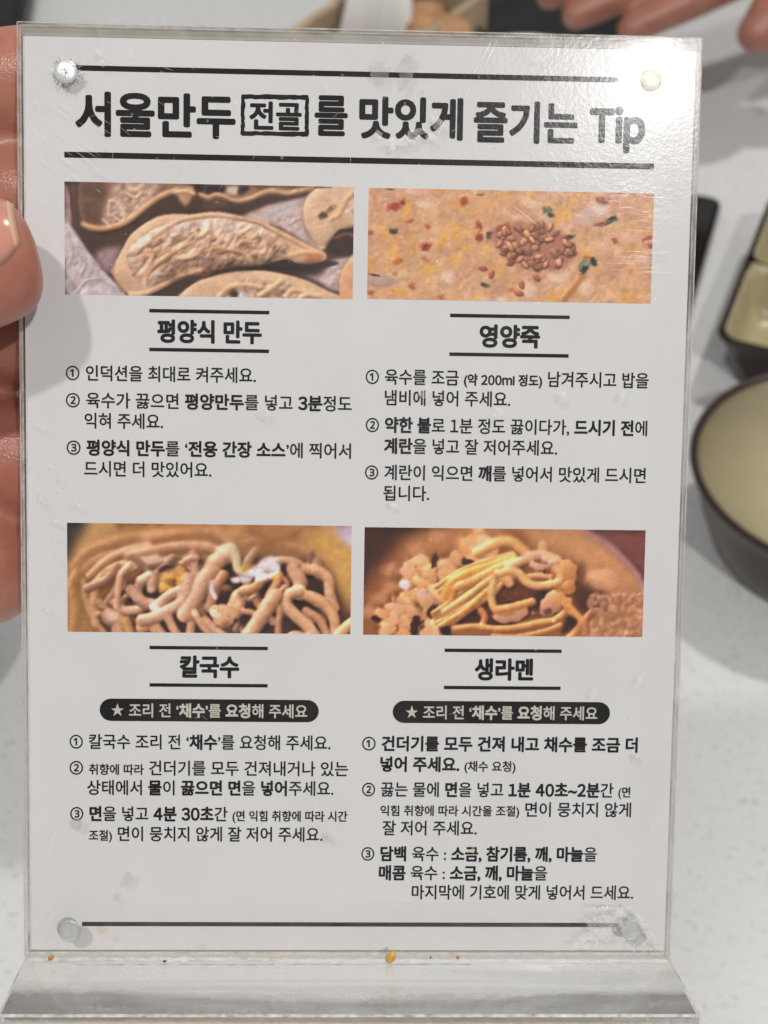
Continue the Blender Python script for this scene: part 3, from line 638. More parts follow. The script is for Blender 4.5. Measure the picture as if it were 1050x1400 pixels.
def print_egg_noodles():
    P = Print(498, 722, 384, 147, (150, 98, 56), 9)
    A, B = (490, 715, 5.0), (680, 715, 5.0)
    P.area(A, [(30, 20), (520, 20), (330, 110), (210, 250), (100, 380), (30, 560)], (72, 44, 32), 10)
    P.area(A, [(330, 130), (560, 50), (1050, 30), (1050, 200), (700, 220), (480, 240), (260, 300)], (182, 128, 74), 12)
    P.area(A, [(30, 480), (200, 280), (330, 260), (300, 560), (200, 790), (30, 790)], (150, 96, 54), 12)
    P.area(B, [(-50, 30), (560, 30), (760, 130), (900, 270), (1010, 420), (1010, 800), (540, 800), (480, 300)], (190, 138, 86), 8, .1, 20)
    P.area(B, [(600, 30), (1020, 30), (1020, 420), (930, 300), (800, 180)], (128, 76, 62), 2.5, .08, 14, False)
    for x, y in ((900, 60), (990, 220), (960, 280), (870, 180), (940, 120)): P.blob(B, x, y, 10, 10, 0, (96, 54, 46), 4)
    P.tube(B, [(580, 40), (640, 80), (740, 130), (850, 225), (950, 335), (1010, 440)], 34, (176, 134, 124), .5, .2, 1.8)
    P.blob(B, 130, 110, 90, 60, .3, (138, 84, 40), 12, 0, .3, .8)
    for x, y, r in ((400, 190, 70), (230, 440, 60), (150, 520, 60), (540, 90, 60), (730, 140, 60), (680, 320, 40), (230, 330, 60), (80, 620, 60)):
        P.blob(A, x, y, r, r * .8, 0, (204, 152, 104), 14, .35, .35, .7)
    P.blob(B, 720, 380, 110, 80, .2, (212, 160, 112), 14, .3, .3, .9); P.blob(B, 640, 200, 160, 60, .4, (200, 148, 92), 16, 0, .3, .8)
    P.area(B, [(530, 440), (560, 380), (680, 450), (760, 480), (700, 560), (600, 620), (520, 540)], (86, 54, 36), 6)
    P.blob(B, 560, 350, 40, 90, .3, (110, 70, 42), 10, 0, .2, .7)
    P.soften(1.8)
    R = P.rng
    for i in range(150):                                                    # crumbled egg at the right
        x, y = R.uniform(620, 1010), R.uniform(470, 790)
        c = R.uniform(.7, 1.08)
        P.blob(B, x, y, R.uniform(14, 40), R.uniform(10, 24), R.uniform(0, 3), (200 * c, 146 * c, 104 * c), 5, .5, .4, .7)
    P.soften(.9)
    E = (228, 176, 116)
    lumps = [(400, 300, 80), (470, 370, 80), (350, 340, 60), (430, 420, 60), (330, 420, 46), (620, 310, 80), (700, 240, 70), (830, 190, 90), (740, 140, 50), (590, 350, 50), (880, 160, 70), (330, 530, 66), (430, 490, 66), (540, 510, 80), (480, 540, 60),
             (270, 640, 90), (340, 700, 70), (300, 770, 60), (230, 660, 50), (450, 650, 50), (500, 730, 70), (560, 760, 60), (380, 610, 40), (650, 500, 46), (700, 440, 40), (160, 620, 40), (200, 740, 50)]
    for x, y, r in lumps:
        r *= 1.22; c = R.uniform(.86, 1.06)
        P.blob(A, x + 8, y + 14, r * 1.1, r, 0, (120, 72, 40), 9, 0, .4, .4)
        P.blob(A, x, y, r, r * .85, R.uniform(0, 3), (E[0] * c, E[1] * c * .97, E[2] * c * R.uniform(.85, 1.05)), 6, .3, .5)
        for k in range(5):
            an = R.uniform(0, 6.3); q = R.uniform(.2, .85) * r
            P.blob(A, x + q * math.cos(an), y + q * math.sin(an), r * R.uniform(.25, .45), r * R.uniform(.2, .35), R.uniform(0, 3), (E[0] * c * 1.02, E[1] * c * R.uniform(.92, 1.06), E[2] * c * R.uniform(.85, 1.1)), 6, .22, .5, .55)
    P.blob(A, 320, 420, 40, 34, .4, (238, 214, 196), 4, .2, .4); P.blob(A, 820, 190, 60, 40, .2, (240, 206, 160), 6, .2, .4, .8); P.blob(A, 440, 480, 46, 36, 0, (226, 182, 150), 4, .2, .4, .8)
    for x, y, rx, ry in ((560, 430, 40, 26), (400, 700, 40, 70), (130, 655, 36, 20), (510, 600, 30, 50), (600, 735, 46, 30), (760, 270, 50, 26), (520, 250, 20, 50)):
        P.blob(A, x, y, rx, ry, .2, (70, 40, 28), 5, 0, .4)
    P.area(A, [(690, 640), (760, 590), (900, 560), (1060, 470), (1060, 690), (700, 690)], (96, 58, 42), 3, .2)
    P.area(B, [(-60, 440), (60, 400), (200, 400), (330, 450), (330, 600), (240, 640), (0, 680), (-120, 600)], (118, 70, 46), 3, .25, 8)
    P.area(B, [(240, 480), (340, 450), (330, 560), (290, 600), (240, 540)], (78, 50, 38), 3)
    P.blob(B, 100, 620, 120, 60, -.2, (206, 152, 110), 4, .4, .4); P.blob(B, 360, 560, 80, 80, 0, (196, 142, 102), 4, .4, .5); P.blob(B, 350, 595, 30, 24, 0, (120, 76, 46), 4); P.blob(B, 420, 500, 60, 60, 0, (214, 156, 92), 4, .4, .4)
    P.blob(B, 460, 330, 90, 110, .2, (206, 146, 82), 4, .45, .35); P.blob(B, 490, 430, 50, 60, .2, (196, 134, 74), 4, .45, .3)
    P.blob(B, 300, 160, 34, 50, 0, (206, 156, 98), 3, .4, .2)
    G = (224, 168, 104)
    P.strands(A, [(560, 470), (640, 400), (740, 350), (880, 300), (1060, 235)], 96, (214, 156, 92), 4)
    P.strands(A, [(540, 660), (640, 600), (760, 520), (880, 430), (960, 350), (1070, 280)], 155, (224, 166, 102), 8)
    for s_, pts, w, c in ((A, [(600, 490), (640, 410), (740, 350), (880, 300), (1050, 240)], 74, (208, 142, 66)), (A, [(640, 520), (660, 450), (700, 420)], 50, (200, 136, 66)), (A, [(690, 430), (780, 390), (900, 330), (1060, 260)], 60, (220, 156, 84)),
                          (B, [(-140, 200), (0, 130), (100, 130), (180, 190)], 70, (222, 168, 100)), (A, [(590, 600), (740, 500), (880, 390), (1000, 320)], 40, (232, 176, 104)), (A, [(600, 680), (740, 590), (860, 480), (900, 440)], 40, (212, 146, 74)),
                          (A, [(840, 590), (868, 640), (850, 700)], 42, (200, 136, 80)), (A, [(925, 400), (910, 480), (925, 560), (970, 600), (1060, 590)], 52, G), (B, [(10, 585), (100, 570), (240, 530)], 50, (214, 150, 82)),
                          (B, [(0, 330), (60, 380), (80, 400)], 60, G), (B, [(80, 290), (190, 240), (290, 210), (400, 240)], 60, (222, 170, 116)), (B, [(200, 360), (280, 350), (360, 360)], 36, (220, 158, 100)), (B, [(340, 290), (380, 330), (370, 380)], 34, (176, 112, 66)),
                          (B, [(0, 340), (90, 320), (150, 340), (200, 395), (270, 420), (350, 412), (420, 390), (432, 340), (400, 300)], 52, (228, 172, 106)),
                          (A, [(650, 720), (800, 700), (950, 715), (1060, 720)], 34, (224, 162, 92)), (B, [(0, 720), (150, 705), (280, 675), (400, 650), (470, 590), (495, 520)], 40, (222, 154, 82)), (B, [(470, 540), (520, 600), (560, 640)], 60, (220, 154, 84)), (B, [(-20, 770), (160, 770), (340, 730), (440, 690)], 36, (206, 138, 70)),
                          (B, [(480, 800), (540, 740), (570, 690)], 50, (206, 138, 76)), (B, [(620, 740), (610, 660), (640, 610)], 46, (180, 124, 78))):
        P.tube(s_, pts, w, c, .55, .5)
    P.area(B, [(440, 750), (490, 625), (560, 665), (500, 730)], (72, 44, 32), 2.5)
    P.area(A, [(560, 715), (640, 705), (610, 770)], (52, 30, 22), 2)
    for x, y in ((210, 210), (260, 200), (330, 240), (380, 260), (300, 290), (250, 280)): P.blob(B, x, y, 40, 24, R.uniform(-.6, .6), (226, 184, 138), 4, .4, .5, .8)
    P.blob(B, 322, 328, 12, 14, 0, (110, 52, 46), 2); P.blob(B, 390, 660, 14, 14, 0, (244, 216, 150), 2.5)
    for i in range(40):
        x, y = R.uniform(560, 1040), R.uniform(300, 640)
        P.blob(A, x, y + (560 - x) * .12 + 60, 6, 5, 0, (240, 190, 116), 2, 0, .2, .5)
    P.img *= np.array((1.0, .98, 1.10))
    return P.done(.35, 1.02, .26)
# ---------------------------------------------------------------- the table
bm = bmesh.new(); box_bm(bm, -1.3, 1.3, -.35, 2.2, -.03, 0, .004)
t = obj('tabletop', bm_mesh('tabletop', bm), None, M['quartz'], False); t['kind'] = 'structure'

# ---------------------------------------------------------------- the acrylic menu stand (105 x 147 mm); its x runs along the lower edge, y up the card, z towards the reader
ex = Vector((0.99922353, 0.01821554, -0.03493613)); ey = Vector((0.01565674, 0.63011469, 0.77634422)); ez = ex.cross(ey).normalized()
ey = ez.cross(ex).normalized()
SM = Matrix(((ex.x, ey.x, ez.x, -0.05801605), (ex.y, ey.y, ez.y, 0.12799777), (ex.z, ey.z, ez.z, 0.25033625), (0, 0, 0, 1)))
stand = thing('menu_stand', 'clear acrylic table stand holding a white printed card of cooking tips', 'menu stand', SM)
SW, SH = 105.0, 147.1

def slab(name, x0, x1, y0, y1, z0, z1, bev, parent, face, edge):
    bm = bmesh.new(); box_bm(bm, x0 * MM, x1 * MM, y0 * MM, y1 * MM, z0 * MM, z1 * MM, bev * MM, 2)
    me = bm_mesh(name, bm)
    o = obj(name, me, parent, [face, edge], False)
    for p in me.polygons: p.material_index = 0 if abs(p.normal.z) > .95 else 1
    return o
slab('front_panel', 0, SW, 0, SH, -2.0, 0, .25, stand, M['sheet'], M['edge'])
slab('back_panel', 0.0, SW, 0, SH, -4.6, -2.6, .25, stand, M['sheet'], M['edge'])
slab('edge_band', .35, SW - .35, SH - 1.75, SH - .35, -2.5, -2.1, .02, stand, M['band'], M['band'])
card = slab('printed_card', .6, SW - .6, .6, SH - 1.8, -2.5, -2.06, .02, stand, M['paper'], M['paper'])
ZP, ZT = -2.045, -2.035           # printed photographs, lettering

# rules, frames
def strip(v, f, x0, x1, yc, th, z):
    b = len(v); h = th / 2
    v += [(x0 * MM, (yc - h) * MM, z * MM), (x1 * MM, (yc - h) * MM, z * MM), (x1 * MM, (yc + h) * MM, z * MM), (x0 * MM, (yc + h) * MM, z * MM)]
    f.append((b, b + 1, b + 2, b + 3))
def rules(name, lst, z=ZT):
    for a in lst:
        v, f = [], []
        strip(v, f, *a, z); obj(name, pydata(name, v, f), card, M['ink'], False)
rules('header_rule', [(8.7, 97.8, 140.66, .82), (6.8, 98.4, 127.56, .9)])
rules('footer_rule', [(9.0, 96.7, 4.95, .72)])
rules('heading_rule', [(a, b, y, .56) for a, b, ys in ((19.85, 38.55, (103.9, 97.88)), (66.9, 85.8, (103.94, 97.88)), (19.9, 38.75, (50.57, 44.5)), (67.1, 86.0, (50.53, 44.45))) for y in ys])

# lettering
FC = {}
def raw_text(body):
    if body in FC: return FC[body]
    c = bpy.data.curves.new('lettering', 'FONT'); c.body = body; c.size = 1; c.dimensions = '2D'; c.fill_mode = 'FRONT'; c.resolution_u = 4
    o = bpy.data.objects.new('lettering', c); COL.objects.link(o)
    bpy.context.view_layer.update()
    me = bpy.data.meshes.new_from_object(o.evaluated_get(bpy.context.evaluated_depsgraph_get()))
    v = np.empty(len(me.vertices) * 3); me.vertices.foreach_get('co', v); v = v.reshape(-1, 3)[:, :2].copy()
    f = [tuple(p.vertices) for p in me.polygons]
    bpy.data.objects.remove(o); bpy.data.meshes.remove(me); bpy.data.curves.remove(c)
    FC[body] = (v, f)
    return FC[body]
BAR = raw_text('|')[0][:, 0].max()
def advance(s): return raw_text(s + '|')[0][:, 0].max() - BAR
class Lettering:
    def __init__(s): s.v, s.f, s.n = [], [], 0
    def add(s, v2, f, z):
        s.v.append(np.column_stack([v2, np.full(len(v2), z)])); s.f += [tuple(i + s.n for i in q) for q in f]; s.n += len(v2)
    def line(s, segs, x0, x1, yc, size=2.66, z=ZT):
        base = yc - .385 * size
        x = 0; parts = []; lo, hi = 1e9, -1e9
        for body, wt, k in [(t, w_, k_) for b_, w_, k_ in segs for t in re.findall(r'[0-9A-Zaimp]|[^0-9A-Zaimp]+', b_)]:
            wide = len(body) == 1 and body.isascii() and body.isalnum()
            v, f = raw_text(chr(ord(body) + 0xFEE0) if wide else body) if body.strip() else (np.zeros((0, 2)), [])
            vv = v * k
            if wide:                                   # western letters share the Korean face
                w0, w1 = vv[:, 0].min(), vv[:, 0].max(); g = .95
                vv = np.column_stack([(vv[:, 0] - w0) * g + .055 * k, vv[:, 1]])
                lo = min(lo, x + vv[:, 0].min() - wt); hi = max(hi, x + vv[:, 0].max() + wt)
                parts.append((x, vv, f, wt)); x += (w1 - w0) * g + .11 * k
                continue
            if len(v):
                lo = min(lo, x + vv[:, 0].min() - wt); hi = max(hi, x + vv[:, 0].max() + wt)
            parts.append((x, vv, f, wt)); x += advance(body) * k
        sx = (x1 - x0) / (hi - lo)
        for x, vv, f, wt in parts:
            if not len(vv): continue
            p = np.column_stack([x0 + (vv[:, 0] + x - lo) * sx, base + vv[:, 1] * size])
            r = wt * size; n = 10 if wt > .03 else 6
            for k in range(n):
                a = 2 * math.pi * (k + .25) / n
                s.add((p + np.array([math.cos(a) * r, math.sin(a) * r])) * MM, f, (z + .0025 * k) * MM)
    def build(s, name, m):
        me = bpy.data.meshes.new(name); me.from_pydata(np.vstack(s.v).tolist(), [], s.f); me.update()
        return obj(name, me, card, m, False)
r_, b_, s_ = .018, .036, .72
def reg(t, k=1.0): return (t, r_, k)
def bold(t, k=1.0): return (t, b_, k)
T = Lettering()
TW = .034
T.line([('서울만두', .034, 1)], 8.5, 33.1, 133.85, 7.05); T.line([('를', .030, 1)], 45.3, 50.4, 134.4, 6.7)
T.line([('맛있게', .034, 1)], 52.2, 68.3, 134.2, 6.7); T.line([('즐기는', .032, 1)], 70.0, 86.2, 133.95, 6.7)
T.line([('Tip', .042, 1)], 88.1, 96.8, 133.75, 6.5)
T.line([('전골', .034, 1)], 35.2, 43.3, 134.1, 4.55)
T.build('title_lettering', M['ink'])
# the brushed frame round the boxed word
rnd = random.Random(3); v, f = [], []
def rough_bar(x0, y0, x1, y1, th, z):
    n = 14; b = len(v); dx, dy = x1 - x0, y1 - y0; l = math.hypot(dx, dy); nx, ny = -dy / l, dx / l
    for i in range(n + 1):
        t = i / n; a = th / 2 + rnd.uniform(-.09, .07); c = th / 2 + rnd.uniform(-.09, .07)
        px, py = x0 + dx * t, y0 + dy * t
        v.append(((px + nx * a) * MM, (py + ny * a) * MM, z * MM)); v.append(((px - nx * c) * MM, (py - ny * c) * MM, z * MM))
    for i in range(n): f.append((b + 2 * i, b + 2 * i + 1, b + 2 * i + 3, b + 2 * i + 2))
rough_bar(34.0, 136.9, 44.3, 136.95, .74, ZT); rough_bar(34.1, 131.35, 44.3, 131.4, .68, ZT + .003); rough_bar(34.2, 131.1, 34.25, 137.1, .62, ZT + .006); rough_bar(44.1, 131.1, 44.1, 137.1, .62, ZT + .009)
obj('title_frame', pydata('title_frame', v, f), card, M['ink'], False)
for body, x0, x1, y in (('평양식 만두', 21.1, 37.4, 100.8), ('영양죽', 71.6, 81.2, 100.85), ('칼국수', 24.7, 34.2, 47.55), ('생라멘', 72.0, 81.5, 47.5)):
    q = Lettering(); q.line([(body, .040, 1)], x0, x1, y, 3.75); q.build('heading_lettering', M['ink'])
def block(lines):
    q = Lettering()
    for segs, x0, x1, y in lines: q.line(segs, x0, x1, y)
    q.build('instruction_lettering', M['ink'])
block([([reg('① 인덕션을 최대로 켜주세요.')], 6.87, 36.54, 94.1),
       ([reg('② 육수가 끓으면 '), bold('평양만두'), reg('를 넣고 '), bold('3분'), reg('정도')], 6.85, 51.64, 89.85),
       ([reg('익혀 주세요.')], 9.74, 22.02, 86.65),
       ([reg('③ '), bold('평양식 만두'), reg('를 ‘'), bold('전용 간장 소스'), reg('’에 찍어서')], 6.93, 51.63, 82.4),
       ([reg('드시면 더 맛있어요.')], 9.65, 29.62, 79.1)])
block([([reg('① 육수를 조금 '), ('(약 200ml 정도)', .026, .74), reg(' 남겨주시고 밥을')], 53.78, 98.67, 94.2),
       ([reg('냄비에 넣어 주세요.')], 56.83, 76.74, 90.93),
       ([reg('② '), bold('약한 불'), reg('로 1분 정도 끓이다가, '), bold('드시기 전'), reg('에')], 53.89, 98.69, 86.62),
       ([bold('계란'), reg('을 넣고 잘 저어주세요.')], 56.83, 84.4, 83.3),
       ([reg('③ 계란이 익으면 '), bold('깨'), reg('를 넣어서 맛있게 드시면')], 53.88, 98.7, 79.1),
       ([reg('됩니다.')], 56.83, 64.16, 75.8)])
block([([reg('① 칼국수 조리 전 ‘'), bold('채수'), reg('’를 요청해 주세요.')], 7.15, 48.97, 35.22),
       ([reg('② '), reg('취향에 따라', s_), reg(' 건더기를 모두 건져내거나 있는')], 7.12, 51.85, 30.94),
       ([reg('상태에서 '), bold('물'), reg('이 '), bold('끓으면 면'), reg('을 '), bold('넣어'), reg('주세요.')], 9.91, 49.53, 27.68),
       ([reg('③ '), bold('면'), reg('을 넣고 '), bold('4분 30초'), reg('간 '), reg('(면 익힘 취향에 따라 시간', s_)], 7.2, 51.84, 23.36),
       ([reg('조절)', s_), reg(' 면이 뭉치지 않게 잘 저어 주세요.')], 10.17, 47.84, 20.04)])
block([([reg('① '), bold('건더기를 모두 건져 내고 채수를 조금 더')], 54.04, 98.84, 35.2),
       ([bold('넣어 주세요. '), reg('(채수 요청)', s_)], 57.04, 79.01, 31.8),
       ([reg('② 끓는 물에 '), bold('면'), reg('을 넣고 '), bold('1분 40초~2분'), reg('간 '), reg('(면', s_)], 54.15, 97.89, 27.62),
       ([reg('익힘 취향에 따라 시간을 조절)', s_), reg(' 면이 뭉치지 않게')], 57.16, 98.11, 24.37),
       ([reg('잘 저어 주세요.')], 57.56, 72.93, 21.2),
       ([reg('③ '), bold('담백'), reg(' 육수 : '), bold('소금, 참기름, 깨, 마늘'), reg('을')], 54.18, 92.69, 16.89),
       ([bold('매콤'), reg(' 육수 : '), bold('소금, 깨, 마늘'), reg('을')], 57.08, 84.61, 13.69),
       ([reg('마지막에 기호에 맞게 넣어서 드세요.')], 62.51, 98.92, 10.46)])
for x0, x1, ta, tb in ((11.95, 47.0, 13.8, 45.15), (58.9, 94.15, 61.0, 92.1)):
    v = [((x0 + x1) / 2 * MM, 40.4 * MM, (ZT - .004) * MM)]; h = 1.83
    for c, a0 in ((x1 - h, -90), (x0 + h, 90)):
        for k in range(13):
            a = math.radians(a0 + 15 * k); v.append(((c + h * math.cos(a)) * MM, (40.4 + h * math.sin(a)) * MM, (ZT - .004) * MM))
    n = len(v) - 1
    obj('notice_pill', pydata('pill', v, [(0, 1 + i, 1 + (i + 1) % n) for i in range(n)]), card, M['ink'], False)
    q = Lettering()
    q.line([('★', .0, 1), reg(' 조리 전 ‘', .98), bold('채수', .98), reg('’를 ', .98), bold('요청', .98), reg('해 주세요', .98)], ta, tb, 40.4, 2.5, ZT + .004)
    q.build('notice_lettering', M['white_ink'])

# printed photographs: the ink colour is stored per vertex on a fine grid
def ink_grid(name, arr, x0, x1, y0, y1, label):
    h, w = arr.shape[:2]
    lin = np.clip(arr / 255.0, 0, 1); lin = np.where(lin <= .04045, lin / 12.92, ((lin + .055) / 1.055) ** 2.4)
    lin = np.clip(lin ** 1.04 * 1.22, 0, .92)
    xs = np.linspace(x0, x1, w) * MM; ys = np.linspace(y1, y0, h) * MM
    gx, gy = np.meshgrid(xs, ys)
    v = np.column_stack([gx.ravel(), gy.ravel(), np.full(w * h, ZP * MM)]).astype(np.float32)
    i = np.arange(w * h).reshape(h, w)
    q = np.stack([i[1:, :-1], i[1:, 1:], i[:-1, 1:], i[:-1, :-1]], -1).reshape(-1, 4)
    me = bpy.data.meshes.new(name); me.vertices.add(w * h); me.vertices.foreach_set('co', v.ravel())
    me.loops.add(q.size); me.loops.foreach_set('vertex_index', q.ravel().astype(np.int32))
    me.polygons.add(len(q)); me.polygons.foreach_set('loop_start', np.arange(0, q.size, 4, dtype=np.int32))
    me.update(); me.validate()
    ca = me.color_attributes.new('ink', 'FLOAT_COLOR', 'POINT')
    ca.data.foreach_set('color', np.column_stack([lin.reshape(-1, 3), np.ones(w * h)]).astype(np.float32).ravel())
    o = obj(name, me, card, M['photo'], False); o['label'] = label
    return o
ink_grid('printed_photo', print_dumplings(), 6.8, 51.55, 106.2, 123.48, 'printed photo of raw pleated dumplings on cloth')
ink_grid('printed_photo', print_porridge(), 53.82, 98.55, 106.28, 123.43, 'printed photo of rice porridge with sesame')
ink_grid('printed_photo', print_noodles(), 6.93, 51.9, 53.0, 70.45, 'printed photo of brown knife-cut noodles with egg')
ink_grid('printed_photo', print_egg_noodles(), 53.95, 98.98, 52.95, 70.29, 'printed photo of yellow noodles with scrambled egg')

# the foot: a clear block that the card panels stand on, and the glued strip in front of them
bm = bmesh.new(); prism = [(0, 0), (SW, 0), (SW, 27.5), (0, 27.5)]
box_bm(bm, 0, SW * MM, -5.2 * MM, -.05 * MM, -6.0 * MM, 21.6 * MM, .35 * MM, 2)
fo = auto_sharp(obj('foot', bm_mesh('foot', bm), stand, [M['block'], M['clear_block'], M['edge_glint']], False))
for q_ in fo.data.polygons: q_.material_index = 0 if q_.normal.y > .95 else (1 if max(abs(q_.normal.x), abs(q_.normal.y), abs(q_.normal.z)) > .95 else 2)  # lighter tone put on the top, painted glint on the bevels, rest clear
bm = bmesh.new(); prism_bm(bm, [(x * MM, y * MM) for x, y in ((.15, .05), (104.85, .05), (104.85, .8), (98.6, 9.3), (5.2, 9.0), (.15, .8))], .05 * MM, 1.7 * MM, .12 * MM, 1)
me = bm_mesh('strip', bm); o = obj('mounting_strip', me, stand, [M['flange'], M['flange']], False)
for p in me.polygons: p.material_index = 0 if abs(p.normal.z) > .95 else 1

# glue bead, chips and blisters along the joint
rg = random.Random(11)
def irregular(bm, cx, cy, z, rx, ry, h, n=11, jag=.35, rot=0):
    c = bm.verts.new((cx * MM, cy * MM, (z + h) * MM)); ring = []
    for k in range(n):
        a = 2 * math.pi * k / n; q = 1 + rg.uniform(-jag, jag)
        x, y = rx * q * math.cos(a), ry * q * math.sin(a)
        ring.append(bm.verts.new(((cx + x * math.cos(rot) - y * math.sin(rot)) * MM, (cy + x * math.sin(rot) + y * math.cos(rot)) * MM, z * MM)))
    for k in range(n): bm.faces.new((c, ring[k], ring[(k + 1) % n]))
bm = bmesh.new()
rings = []
for i in range(120):
    u = 1 + 103 * i / 119; r = .45 + .28 * math.sin(i * 1.7) * math.sin(i * .37) + rg.uniform(-.1, .1)
    rings.append([(u * MM, (-.05 + r * .8 * max(0, math.sin(a))) * MM, (1.72 + r * max(0, math.cos(a))) * MM) for a in np.linspace(0, math.pi / 2, 5)])
n = 5
vs = [[bm.verts.new(p) for p in r] for r in rings]
for i in range(len(vs) - 1):
    for j in range(n - 1): bm.faces.new((vs[i][j], vs[i + 1][j], vs[i + 1][j + 1], vs[i][j + 1]))
for v_ in bm.verts: v_.co.y += .0003 + (.00045 if v_.co.x < .04 else 0) * rg.random()
obj('glue_bead', bm_mesh('glue', bm), stand, M['glue'])
bm = bmesh.new()
for i in range(45):
    x = 88 + 15 * math.sqrt(rg.random()); y = rg.uniform(.8, 9.2)
    if x > 98.6 + (9.3 - y) * .72 - .3: continue
    irregular(bm, x, y, 1.72, rg.uniform(.12, .5), rg.uniform(.08, .3), .09, 8, .5, rg.uniform(0, 3))
for i in range(34):                                     # flaked edge of the chamfer
    t_ = rg.random(); irregular(bm, 92 + 6 * t_ + rg.uniform(-.4, .4), 9.15 + rg.uniform(-.3, .1), 1.72, rg.uniform(.15, .5), rg.uniform(.1, .3), .12, 8, .5, rg.uniform(0, 3))
    t_ = rg.random(); irregular(bm, 98.4 + 5.6 * t_ - .35 + rg.uniform(-.3, .1), 9.2 - 7.6 * t_, 1.72, rg.uniform(.15, .5), rg.uniform(.1, .3), .12, 8, .5, rg.uniform(0, 3))
for k in range(7): irregular(bm, 96 - k * .9 + rg.uniform(-.6, .6), 7.6 - k * .75 + rg.uniform(-.6, .8), 1.715 + .003 * k, rg.uniform(1.2, 2.3), rg.uniform(.6, 1.2), .10, 17, .3, rg.uniform(-1, .4))
for k in range(5): irregular(bm, 99.5 + k * .8, 7.4 - k * 1.25, 1.716 + .003 * k, .7, .5, .10, 15, .3, -.9)
o = obj('strip_chips', bm_mesh('chips', bm), stand, M['scuff'])
o['kind'] = 'stuff'
def on_foot(bm, cx, cz, rx, rz, h, n=10, jag=.4):        # flake lying on the foot's upper face
    c = bm.verts.new((cx * MM, (h - .04) * MM, cz * MM)); ring = []
    for k in range(n):
        a = 2 * math.pi * k / n; q = 1 + rg.uniform(-jag, jag)
        ring.append(bm.verts.new(((cx + rx * q * math.cos(a)) * MM, -.045 * MM, (cz + rz * q * math.sin(a)) * MM)))
    for k in range(n): bm.faces.new((c, ring[k], ring[(k + 1) % n]))
bm = bmesh.new()
for i in range(7): on_foot(bm, rg.gauss(95, 3.5), 2.6 + abs(rg.gauss(0, 3)), rg.uniform(1.2, 2.4), rg.uniform(.6, 1.4), .12, 17, .35)
for i in range(60): on_foot(bm, rg.gauss(95, 4.5), 2 + abs(rg.gauss(0, 3.2)), rg.uniform(.15, .7), rg.uniform(.12, .5), .08)
for i in range(50): on_foot(bm, rg.gauss(17, 7), 2 + abs(rg.gauss(0, 1.4)), rg.uniform(.15, .5), rg.uniform(.1, .4), .08)
for x, z, a, b in ((19.5, 4.6, 1.9, .9), (16.5, 5.2, .9, .6), (14.0, 3.9, .8, .5), (20.5, 7.0, .9, .7), (41, 6.6, 2.4, .8), (15.0, 6.8, .5, .4), (30, 9, .5, .4), (66, 5, .8, .3)): on_foot(bm, x, z, a, b, .16, 13, .5)
for i in range(40): on_foot(bm, rg.uniform(4, 101), rg.uniform(3, 20), rg.uniform(.1, .3), rg.uniform(.1, .3), .05)
o = obj('foot_chips', bm_mesh('chips', bm), stand, M['scuff']); o['kind'] = 'stuff'

# unglued dark gap just in front of the glue
bm = bmesh.new(); prev = None
for i in range(90):
    u = 8 + 64 * i / 89; zc = 2.55 + .12 * math.sin(i * .21) - .25 * (i / 89); w_ = .10 + .05 * math.sin(i * 1.3) + rg.uniform(-.03, .03)
    cur = (bm.verts.new((u * MM, -.042 * MM, (zc - w_) * MM)), bm.verts.new((u * MM, -.042 * MM, (zc + w_) * MM)))
    if prev and not (i % 23 in (0, 1)): bm.faces.new((prev[0], prev[1], cur[1], cur[0]))
    prev = cur
o = obj('glue_gap', bm_mesh('gap', bm), stand, M['gap'], False); o['kind'] = 'stuff'
# screws
def screw(x, y, z, r, h, m, dome=True, label=None, slot=True):
    bm = bmesh.new(); n = 28
    prof = [(r * 1.0, -.05), (r * 1.0, h * .35), (r * .93, h * .62), (r * .72, h * .86), (r * .4, h * .98)] if dome else [(r, -.05), (r, h * .7), (r * .94, h), (r * .88, h), (r * .84, h * .86), (r * .4, h * .86)]
    rings = [[bm.verts.new(((x + q * math.cos(2 * math.pi * k / n)) * MM, (y + q * math.sin(2 * math.pi * k / n)) * MM, (z + zz) * MM)) for k in range(n)] for q, zz in prof]
    for i in range(len(rings) - 1):
        for k in range(n): bm.faces.new((rings[i][k], rings[i][(k + 1) % n], rings[i + 1][(k + 1) % n], rings[i + 1][k]))
    c = bm.verts.new((x * MM, y * MM, (z + prof[-1][1]) * MM))
    for k in range(n): bm.faces.new((rings[-1][k], rings[-1][(k + 1) % n], c))
    o = auto_sharp(obj('screw', bm_mesh('screw', bm), stand, m), 40)
    if label: o['label'] = label
    return o
sc = screw(7.44, 139.71, 0, 1.75, .5, M['screw'], True, 'bright screw head ringed by cracks')
bm = bmesh.new()
for k in range(7):
    a = rg.uniform(0, 6.28); l = rg.uniform(.7, 1.5)
    p = [(7.44 + math.cos(a) * .1, 139.71 + math.sin(a) * .1), (7.44 + math.cos(a) * l, 139.71 + math.sin(a) * l)]
    nx, ny = -math.sin(a) * .05, math.cos(a) * .05
    zt = [.515, .515 - .45 * max(0, (l / 1.75) ** 3) * .45]
    bm.faces.new([bm.verts.new((q * MM, w * MM, z * MM)) for q, w, z in ((p[0][0] + nx, p[0][1] + ny, zt[0]), (p[0][0] - nx, p[0][1] - ny, zt[0]), (p[1][0] - nx * .3, p[1][1] - ny * .3, zt[1]), (p[1][0] + nx * .3, p[1][1] + ny * .3, zt[1]))])
obj('scratch_marks', bm_mesh('marks', bm), sc, M['dark_crack'], False)
screw(97.06, 140.35, 0, 1.8, .45, M['plastic_cap'], True, 'cream capped screw head')
screw(7.67, 5.25, 1.7, 1.75, .45, M['dull_screw'], False); screw(97.9, 5.6, 1.7, 1.65, .45, M['dull_screw'], False)
